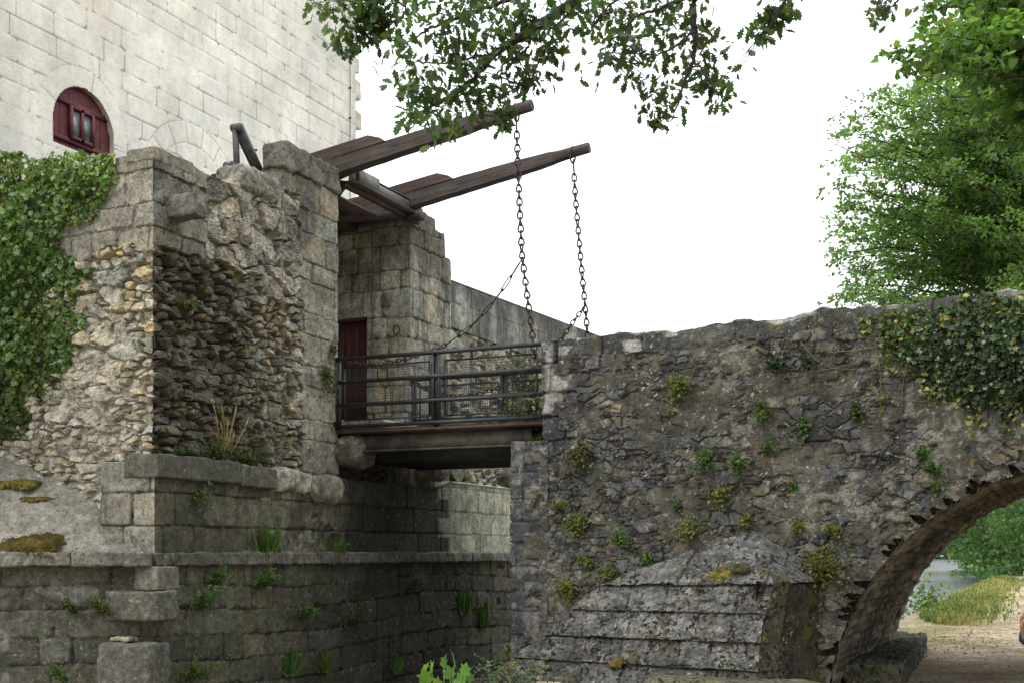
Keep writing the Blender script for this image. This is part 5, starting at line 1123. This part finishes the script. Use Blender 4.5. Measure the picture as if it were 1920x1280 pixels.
for x, y, r, h_, st, cl, lb in [
    (372, 1128, 24, 34, 'fern', DG, 'fern on the quay wall below the left of the string course'), (400, 1085, 14, 22, 'fern', DG, 'small bright fern just under the string course'),
    (490, 1090, 16, 28, 'fern', DG, 'fern hanging below the string course under the broken ledge'), (355, 1260, 36, 40, 'fern', DG, 'largest fern at the bottom left of the quay wall'),
    (568, 1150, 14, 22, 'fern', DG, 'small fern by the ridged block in the quay wall'), (655, 1160, 24, 34, 'fern', (.05, .07, .025), 'dull fern in the shaded middle of the quay wall'),
    (872, 1140, 12, 30, 'grass', DG, 'dark grassy tuft near the right end of the quay wall'), (905, 1165, 10, 34, 'grass', DG, 'thin grass tuft against the pale blocks of the quay wall'),
    (765, 1100, 18, 24, 'fern', (.04, .06, .02), 'dim fern under the string course in the deep shade'), (545, 1255, 14, 30, 'grass', DG, 'grass tuft low on the quay wall, left one'), (610, 1250, 10, 26, 'grass', DG, 'grass tuft low on the quay wall, right one'),
    (505, 1030, 26, 42, 'grass', (.07, .12, .035), 'tall green grass tuft standing on the string course'), (632, 1030, 22, 24, 'grass', (.06, .10, .03), 'short green grass tuft on the string course under the bridge end'),
    (745, 1255, 10, 20, 'grass', DG, 'faint grass tuft in the shaded wall foot')]:
    sd += 1; p = on_u(x, y+h_*.4, UQ+.04); k = (p-Vector((CU, CV, EYE))).length/F; tuft('quay_plant', lb, p, OQ, 1.3*r*k, st, sd, GQ, tuple(1.25*v for v in cl), hgt=h_*k*1.5)
p = on_u(378, 935, UQ+.02); tuft('hanging_plant', 'straggly plant with pale leaves hanging over the dark ledge block', p+Vector((0, -.05, .05)), OQ, .19, 'trail', 601, None, (.08, .11, .05), n=150)
for x, y, r, h_, lb, cl in [(330, 848, 30, 24, 'dark low plant at the foot of the rubble corner on the ledge', (.03, .06, .02)), (452, 858, 42, 40, 'bushy green fern clump on the ledge right of the dry stalks', (.06, .10, .022)), (400, 835, 22, 50, 'upright green fern behind the dry stalks on the ledge', (.05, .09, .02))]:
    sd += 1; p = on_u(x, y+14, UB+.03); k = (p-Vector((CU, CV, EYE))).length/F; p.z = 2.62; tuft('ledge_fern', lb, p, OQ, r*k, 'fern', sd, 'ferns on the ledge under the rubble', cl, hgt=h_*k*1.2, n=34)
p = on_u(418, 868, UB+.09); p.z = 2.62; tuft('dry_stalks', 'tall dry straw-coloured grass stalks on the ledge', p, OQ, .10, 'grass', 640, None, (.36, .27, .16), hgt=.62, n=34)
p = on_u(345, 585, UB+.03); tuft('wall_plant', 'single bright plant high in the dark rubble face of the bastion', p, OQ, .09, 'fern', 641, None, (.10, .13, .03), n=12, hgt=.18)
p = on_u(612, 700, UB+.02); tuft('jamb_plant', 'airy green plant on the gate jamb beside the railing end', p+Vector((0, -.05, 0)), OQ, .22, 'trail', 642, None, (.07, .10, .025), n=260, hgt=.30)
p = on_u(622, 655, UB+.03); tuft('jamb_plant', 'tall narrow bright tuft above the airy plant on the jamb', p, OQ, .07, 'mound', 643, None, (.09, .14, .025), hgt=.17, n=120)
p = on_v(1000, 800, .25); tuft('deck_plant', 'green weeds behind the railing by the bridge parapet end', p, OB, .28, 'fern', 644, None, (.08, .12, .03), hgt=.55, n=40)
p = on_v(985, 650, 2.4); tuft('deck_plant', 'tall pale weeds above the top rail behind the lifting chain', Vector((p.x, 2.5, 4.0)), OB, .3, 'fern', 645, None, (.10, .14, .035), hgt=.62, n=44)
p = on_v(1000, 838, -.1); tuft('abutment_weed', 'small weed tuft on the abutment ledge under the deck end', p, OB, .1, 'grass', 646, None, (.09, .13, .03), hgt=.14)
# apron, lower-left wall plants
for x, y, r, h_, d, lb, cl in [(200, 1140, 26, 34, 13.4, 'olive bush in the lower left wall beside the toothing stone', (.07, .09, .025)), (140, 1140, 16, 22, 13.4, 'sparse plant in the lower left wall, left of the olive bush', (.05, .075, .025)), (120, 1265, 34, 30, 13.2, 'low green plants at the bottom left corner of the wall', (.05, .09, .025)), (255, 1010, 10, 20, 13.7, 'thin bright grass where the apron meets the corner block', (.09, .15, .03))]:
    sd += 1; p = at(x, y+h_*.4, d); tuft('apron_plant', lb, p, (-ST, -CT, 0) if y > 1100 else (0, -1, 0), r*d/F, 'grass' if h_ == 20 else 'fern', sd, 'plants in the lower left wall', cl, hgt=h_*d/F*1.2, n=22)
# moss cushions
def cushion(label, p, rx, ry, hz, seed, col=(.12, .10, .02), nrm=(0, 0, 1)):
    n, m = 60, 60; a, b = np.meshgrid(np.linspace(-1, 1, n), np.linspace(-1, 1, m), indexing='ij'); rr = np.hypot(a, b); shp = fbm(a*2.2+seed, b*2.2, seed)
    hgt = np.clip(1-rr**2*(.3+1.2*shp)-1.5*np.clip(fbm(a*4.5, b*4.5, seed+9)-.42, 0, 1), -.25, 1); bump = .5*fbm(a*9, b*9, seed+1)+.4*fbm(a*26, b*26, seed+2); z = hz*(np.where(hgt > 0, np.sqrt(np.clip(hgt, 0, 1))*(.45+bump*.9), hgt*2)); nv = Vector(nrm).normalized(); q = nv.to_track_quat('Z', 'Y').to_matrix()
    if abs(nv.z) > .99: q = Matrix.Identity(3)
    L = np.c_[(a*rx).ravel(), (b*ry).ravel(), z.ravel()]@np.array(q).T+np.array(tuple(p)); idx = np.arange(n*m).reshape(n, m); Q = np.stack([idx[:-1, :-1], idx[1:, :-1], idx[1:, 1:], idx[:-1, 1:]], -1)
    keep = (hgt[:-1, :-1] > -.24) & (hgt[1:, 1:] > -.24); c = np.array(col)[None]*(.5+1.1*fbm(a*7, b*7, seed+5).ravel())[:, None]; c = lerp(c, (.06, .035, .015), ss(.52, .66, fbm(a*4, b*4, seed+6).ravel())*.8)
    return tag(build('moss_cushion', L, [Q[keep]], M_MOSS, None, c, base=tuple(p)), label, 'moss', 'cushions of moss on the stone')
def apron_pt(x, y):      # a point on the apron under a pixel: march along the ray
    best = None
    for d in np.arange(12.8, 15.2, .01):
        p = at(x, y, d); sl = (CL[0]-p.x)/CT if False else None
        k = (q[:, 0]-p.x)**2+(q[:, 1]-p.y)**2; j = k.argmin()
        if p.z <= AQ[j, 2]+.0: return p
    return at(x, y, 13.6)
AQ = np.array([tuple(v.co) for v in bpy.data.objects['mortar_apron'].data.vertices])+origin(bpy.data.objects['mortar_apron'])
q = AQ
cushion('large round ochre-brown moss cushion low on the sloping mortar apron', apron_pt(62, 1018), .38, .27, .10, 3, (.085, .068, .014), nrm=(.1, -.45, 1))
cushion('long ochre moss cushion higher on the apron at the left edge', apron_pt(28, 908), .30, .14, .06, 5, (.14, .12, .02), nrm=(.1, -.3, 1))
cushion('thin brown moss patch trailing below the long one on the apron', apron_pt(75, 935), .22, .07, .03, 7, (.10, .08, .02), nrm=(.2, -.3, 1))
def cutpt(i, x):
    best = min((abs(((lambda r: 960+F*((r.x-CU)*CT+(r.y-CV)*ST)/(-(r.x-CU)*ST+(r.y-CV)*CT))(cut_w[i].lerp(cut_n[i], t)))-x), t) for t in np.linspace(0, 1, 200)); return cut_w[i].lerp(cut_n[i], best[1])
CN = (-.35, -.75, .6)
for i, x, rx, ry, lb, cl, up in [(4, 1160, .17, .22, 'broad golden-brown moss cushion spanning two cutwater courses', (.11, .09, .02), .35), (1, 1345, .16, .11, 'golden moss cushion near the cutwater tip', (.13, .12, .025), .30), (1, 1380, .12, .07, 'dark olive moss patch on the uppermost cutwater slope', (.06, .065, .02), .5), (3, 1420, .07, .09, 'small yellow moss patch on the cutwater nose edge', (.13, .12, .02), .12), (2, 1185, .09, .05, 'little olive moss patch on the second cutwater course', (.08, .08, .02), .2)]:
    p = cutpt(i, x)+Vector((.05, .05, up*.35)); sd += 1; cushion(lb, p+Vector((-.01, -.035, .01)), rx, ry, .03, sd, cl, CN)
# pale-leaved sapling and weeds at the foot of the cutwater and moat
p = at(1010, 1330, 14.6); tuft('willow_sprig', 'grey-green willow sprigs sprouting at the left foot of the cutwater', p, (-ST, -CT, 0), .42, 'fern', 660, None, (.10, .15, .085), n=46, hgt=.80)
p = at(955, 1215, 15.3); tuft('abutment_weed', 'small olive tuft at the lower corner of the abutment', p, (-ST, -CT, 0), .07, 'mound', 661, None, (.09, .11, .03), n=120, hgt=.12)
p = at(940, 1270, 21.0); tuft('moat_weed', 'dark grass tuft at the moat foot beside the abutment', p, (-ST, -CT, 0), .16, 'grass', 662, None, (.06, .09, .03), hgt=.28, n=70)
R = np.random.RandomState(44); pr = at(835, 1420, 4.2); rt = thing('foreground_seedling', 'bright green broad-leaved seedling in the foreground at the bottom edge', 'plant', (pr.x, pr.y, 0)); st = []; P, T, S = [], [], []
for x, y, s in ((810, 1262, 34), (795, 1258, 22), (832, 1248, 24), (852, 1246, 34), (870, 1262, 26), (845, 1268, 26), (882, 1275, 20), (800, 1278, 30), (860, 1282, 34), (826, 1288, 30)):
    e = at(x, y, 4.2+R.normal()*.05); a = Vector((pr.x, pr.y, pr.z+.03*R.rand())); st.append(tube([a, a.lerp(e, .6)+Vector((0, 0, .01)), e], [.004, .003, .002], 5)); d = (e-a).normalized(); P.append(tuple(e)); T.append(tuple(d+Vector((R.normal()*.4, R.normal()*.4, .1)))); S.append(s/F*4.2*1.0)
st.append(tube([(pr.x, pr.y, 0), (pr.x+.02, pr.y, pr.z*.5), tuple(pr)], [.007, .006, .004], 6)); n = len(P)
V, Fc, C = leaves(P, T, np.array((ST*-.5, -CT*.4, .8))+R.normal(size=(n, 3))*.5, S, IVY*np.array((.95, 1, 1)), leafcol(R, n, (.10, .19, .045), .35, .05)); build('leaves', V, Fc, M_LEAF, rt, C); V, Fc, C = merge(*st); build('stem', V, Fc, M_PLANT, rt, (.12, .2, .05))

# ================================================================== RIVER BANK: shrub, grass, fallen leaves
p = on_z(1742, 1150, -.1); k = (p-Vector((CU, CV, EYE))).length/F; tuft('bank_shrub', 'young light green shrub on the river bank just beyond the arch', p+Vector((0, 0, .35)), (-ST, -CT, 0), .62, 'mound', 670, None, (.10, .17, .05), n=420, hgt=1.0)
for o in bpy.data.objects['bank_shrub'].children:
    pass
n = 16000; yy = np.r_[R.uniform(14, 60, n*2//3), R.uniform(14, 34, n-n*2//3)]; off = np.abs(R.normal(size=n))*.7+.02+.35*R.rand(n); xx = np.interp(yy, SH[:, 0], SH[:, 1])+off; kp = fbm(xx*1.1, yy*.9, 9) > .40; xx, yy = xx[kp], yy[kp]; n = len(xx)
gz = ground_z(xx, yy); c = lerp((.10, .14, .04), (.32, .27, .12), ss(.42, .6, fbm(xx*1.3, yy*.35, 10)))*(.55+.8*R.rand(n, 1))
V, Fc, C = leaves(np.c_[xx, yy, gz], np.c_[R.normal(size=(n, 2))*.35, np.ones(n)], rnd_unit(R, n), (.05+.17*R.rand(n)**2.2)*(1+yy/60), BLADE*np.array((2.2, 1, 1)), c); V2, F2b, C2 = leaves(np.c_[xx, yy, gz+.05+.2*R.rand(n)**2][::3], R.normal(size=(n, 3))[::3]+np.array((0, 0, .5)), R.normal(size=(n, 3))[::3]+np.array((0, 0, .8)), (.05+.07*R.rand(n))[::3], ELM, lerp((.07, .12, .03), (.2, .2, .07), R.rand(n)**2)[::3]); V, Fc, C = merge((V, Fc, C), (V2, F2b, C2)); tag(build('bank_grass', V, Fc, M_PLANT, None, C, smooth=False, base=(5, 30, 0)), 'yellowing grass along the river bank beside the path', 'grass', kind='stuff')
n = 1700; a = R.normal(size=(n, 2)); ctr = on_z(1752, 1205, 0); X = ctr.x+a[:, 0]*.55+.3; Y = ctr.y+a[:, 1]*1.8; X[700:] = R.uniform(5.0, 9.5, 1000); Y[700:] = R.uniform(0, 26, 1000)
c = np.array([(.26, .12, .05), (.18, .11, .06), (.28, .2, .09), (.12, .07, .04)])[R.randint(4, size=n)]
V, Fc, C = leaves(np.c_[X, Y, ground_z(X, Y)+.035], np.c_[R.normal(size=(n, 2)), R.normal(size=n)*.2], np.c_[R.normal(size=(n, 2))*.35, np.ones(n)], .03+.06*R.rand(n)**2, OAK, c); tag(build('leaf_litter', V, Fc, M_PLANT, None, C, smooth=False, base=(6.5, 9, 0)), 'fallen brown leaves on the path below the arch', 'leaf litter', kind='stuff')

# ================================================================== PERSON at the right edge: only the bent arm shows
pd = at(2010, 1035, 8.05); FR = Matrix.Rotation(TH, 3, 'Z')
per = thing('person', 'person in navy jacket at the right edge, only a bent forearm and hand showing', 'person', (pd.x, pd.y, 0))
def L_(x, y, z): return FR @ Vector((x, y, z))          # x right in the picture, y away from the viewer
def skin(name, verts, edges, rad, mat, parent, root=0, sub=2):
    me = bpy.data.meshes.new(name); me.from_pydata([tuple(v) for v in verts], edges, []); o = place(name, me, mat, parent)
    md = o.modifiers.new('skin', 'SKIN'); md.use_smooth_shade = True
    for i, r in enumerate(rad):
        d = me.skin_vertices[0].data[i]; d.radius = r if hasattr(r, '__len__') else (r, r); d.use_root = i == root
    s_ = o.modifiers.new('sub', 'SUBSURF'); s_.levels = sub; s_.render_levels = sub
    return o
def rel(x, y, d): return at(x, y, d)-Vector((pd.x, pd.y, 0))
elb, wri = rel(1927, 1200, 8.2), rel(1923, 1186, 8.0)
hd = [rel(1920, 1170, 7.95)]
M_SKIN = plain('skin', (.32, .17, .12), .55, 0, .1, 12, .1); M_NAVY = plain('navy_cloth', (.02, .025, .06), .85, 0, .25, 18, .4); M_TROU = plain('dark_trousers', (.03, .03, .035), .9, 0, .2, 14, .3); M_HAIR = plain('grey_hair', (.10, .09, .08), .7, 0, .4, 40, .5)
bv = [L_(0, 0, .95), L_(0, 0, 1.15), L_(0, 0, 1.38), L_(0, 0, 1.48), L_(0, -.01, 1.555), L_(0, -.025, 1.60), L_(0, -.02, 1.665), L_(0, -.01, 1.73), L_(0, -.005, 1.775),
      L_(-.19, 0, 1.40), elb, wri, wri.lerp(hd[0], .5), hd[0], L_(.19, 0, 1.40), L_(.25, .03, 1.12), L_(.24, -.06, .86), L_(.235, -.075, .79), L_(.23, -.085, .73),
      L_(-.09, 0, .88), L_(-.10, -.01, .48), L_(-.10, .02, .09), L_(-.10, -.14, .03), L_(.09, 0, .88), L_(.10, -.01, .48), L_(.10, .02, .09), L_(.10, -.14, .03),
      L_(0, -.118, 1.645), L_(-.088, .0, 1.655), L_(.088, .0, 1.655)]
be = [(0, 1), (1, 2), (2, 3), (3, 4), (4, 5), (5, 6), (6, 7), (7, 8), (2, 9), (9, 10), (10, 11), (11, 12), (12, 13), (2, 14), (14, 15), (15, 16), (16, 17), (17, 18), (0, 19), (19, 20), (20, 21), (21, 22), (0, 23), (23, 24), (24, 25), (25, 26), (6, 27), (6, 28), (6, 29)]
br_ = [.10, .10, .10, .058, .06, .078, .094, .09, .05, .05, .036, .026, .034, .03, .05, .036, .026, .034, .024, .07, .05, .036, .034, .07, .05, .036, .034, .013, .016, .016]
skin('body', bv, be, br_, M_SKIN, per)
jv = [L_(0, 0, .78), L_(0, 0, .98), L_(0, 0, 1.18), L_(0, 0, 1.36), L_(0, 0, 1.46), L_(-.19, 0, 1.40), elb, elb.lerp(wri, .55), L_(.19, 0, 1.40), L_(.25, .03, 1.12), L_(.24, -.055, .88)]
skin('jacket', jv, [(0, 1), (1, 2), (2, 3), (3, 4), (3, 5), (5, 6), (6, 7), (3, 8), (8, 9), (9, 10)], [.165, .165, .155, .145, .085, .082, .066, .05, .082, .064, .048], M_NAVY, per)
skin('trousers', [L_(0, 0, 1.0), L_(0, 0, .92), L_(-.09, 0, .80), L_(-.10, -.01, .48), L_(-.10, .02, .08), L_(.09, 0, .80), L_(.10, -.01, .48), L_(.10, .02, .08)], [(0, 1), (1, 2), (2, 3), (3, 4), (1, 5), (5, 6), (6, 7)], [.12, .13, .105, .08, .065, .105, .08, .065], M_TROU, per)
skin('hair', [L_(0, .035, 1.64), L_(0, .03, 1.71), L_(0, .015, 1.765), L_(0, -.03, 1.79)], [(0, 1), (1, 2), (2, 3)], [.07, .098, .09, .05], M_HAIR, per)
for sx_ in (-.033, .033):
    V, Fc, C = tube([per.location+L_(sx_, -.092, 1.682), per.location+L_(sx_, -.104, 1.682)], [.013, .007], 8); build('eye', V, Fc, M_IRON, per)
V, Fc, C = tube([per.location+L_(-.026, -.098, 1.605), per.location+L_(0, -.106, 1.603), per.location+L_(.026, -.098, 1.605)], .006, 6); build('mouth', V, Fc, M_RED, per)
h1 = L_(.228, -.088, .71)
for i, (dy, ln) in enumerate(((-.028, .07), (-.009, .08), (.010, .075), (.028, .06))):
    a_ = h1+FR @ Vector((0, dy, 0)); skin('finger', [h1+FR @ Vector((0, dy*.5, .03)), a_, a_+FR @ Vector((-.008, -.004, -ln*.5)), a_+FR @ Vector((-.022, -.006, -ln*.85))], [(0, 1), (1, 2), (2, 3)], [.0105, .0105, .0095, .008], M_SKIN, per)
skin('thumb', [h1+FR @ Vector((0, -.02, .05)), h1+FR @ Vector((-.008, -.046, .02)), h1+FR @ Vector((-.014, -.052, -.02))], [(0, 1), (1, 2)], [.013, .012, .009], M_SKIN, per)
h0 = hd[0]; tow = Vector((-ST, CT, 0))*-1
for i, (dx, ln) in enumerate(((-.030, .062), (-.010, .07), (.010, .066), (.028, .052))):
    s0 = h0+FR @ Vector((dx*.6-.004, -.01, .02)); s1 = s0+FR @ Vector((dx*.25, -.022, ln*.5)); s2 = s1+FR @ Vector((.012, .012, ln*.38)); s3 = s2+FR @ Vector((.018, .02, ln*.05))
    skin('finger', [h0+FR @ Vector((dx*.4, 0, -.015)), s0, s1, s2, s3], [(0, 1), (1, 2), (2, 3), (3, 4)], [.010, .0105, .0095, .0085, .007], M_SKIN, per)
t0 = h0+FR @ Vector((-.012, -.02, -.02)); skin('thumb', [h0+FR @ Vector((.0, -.01, -.03)), t0+FR @ Vector((-.02, -.012, .012)), t0+FR @ Vector((-.012, -.022, .042)), t0+FR @ Vector((.004, -.022, .06))], [(0, 1), (1, 2), (2, 3)], [.013, .012, .0105, .008], M_SKIN, per)
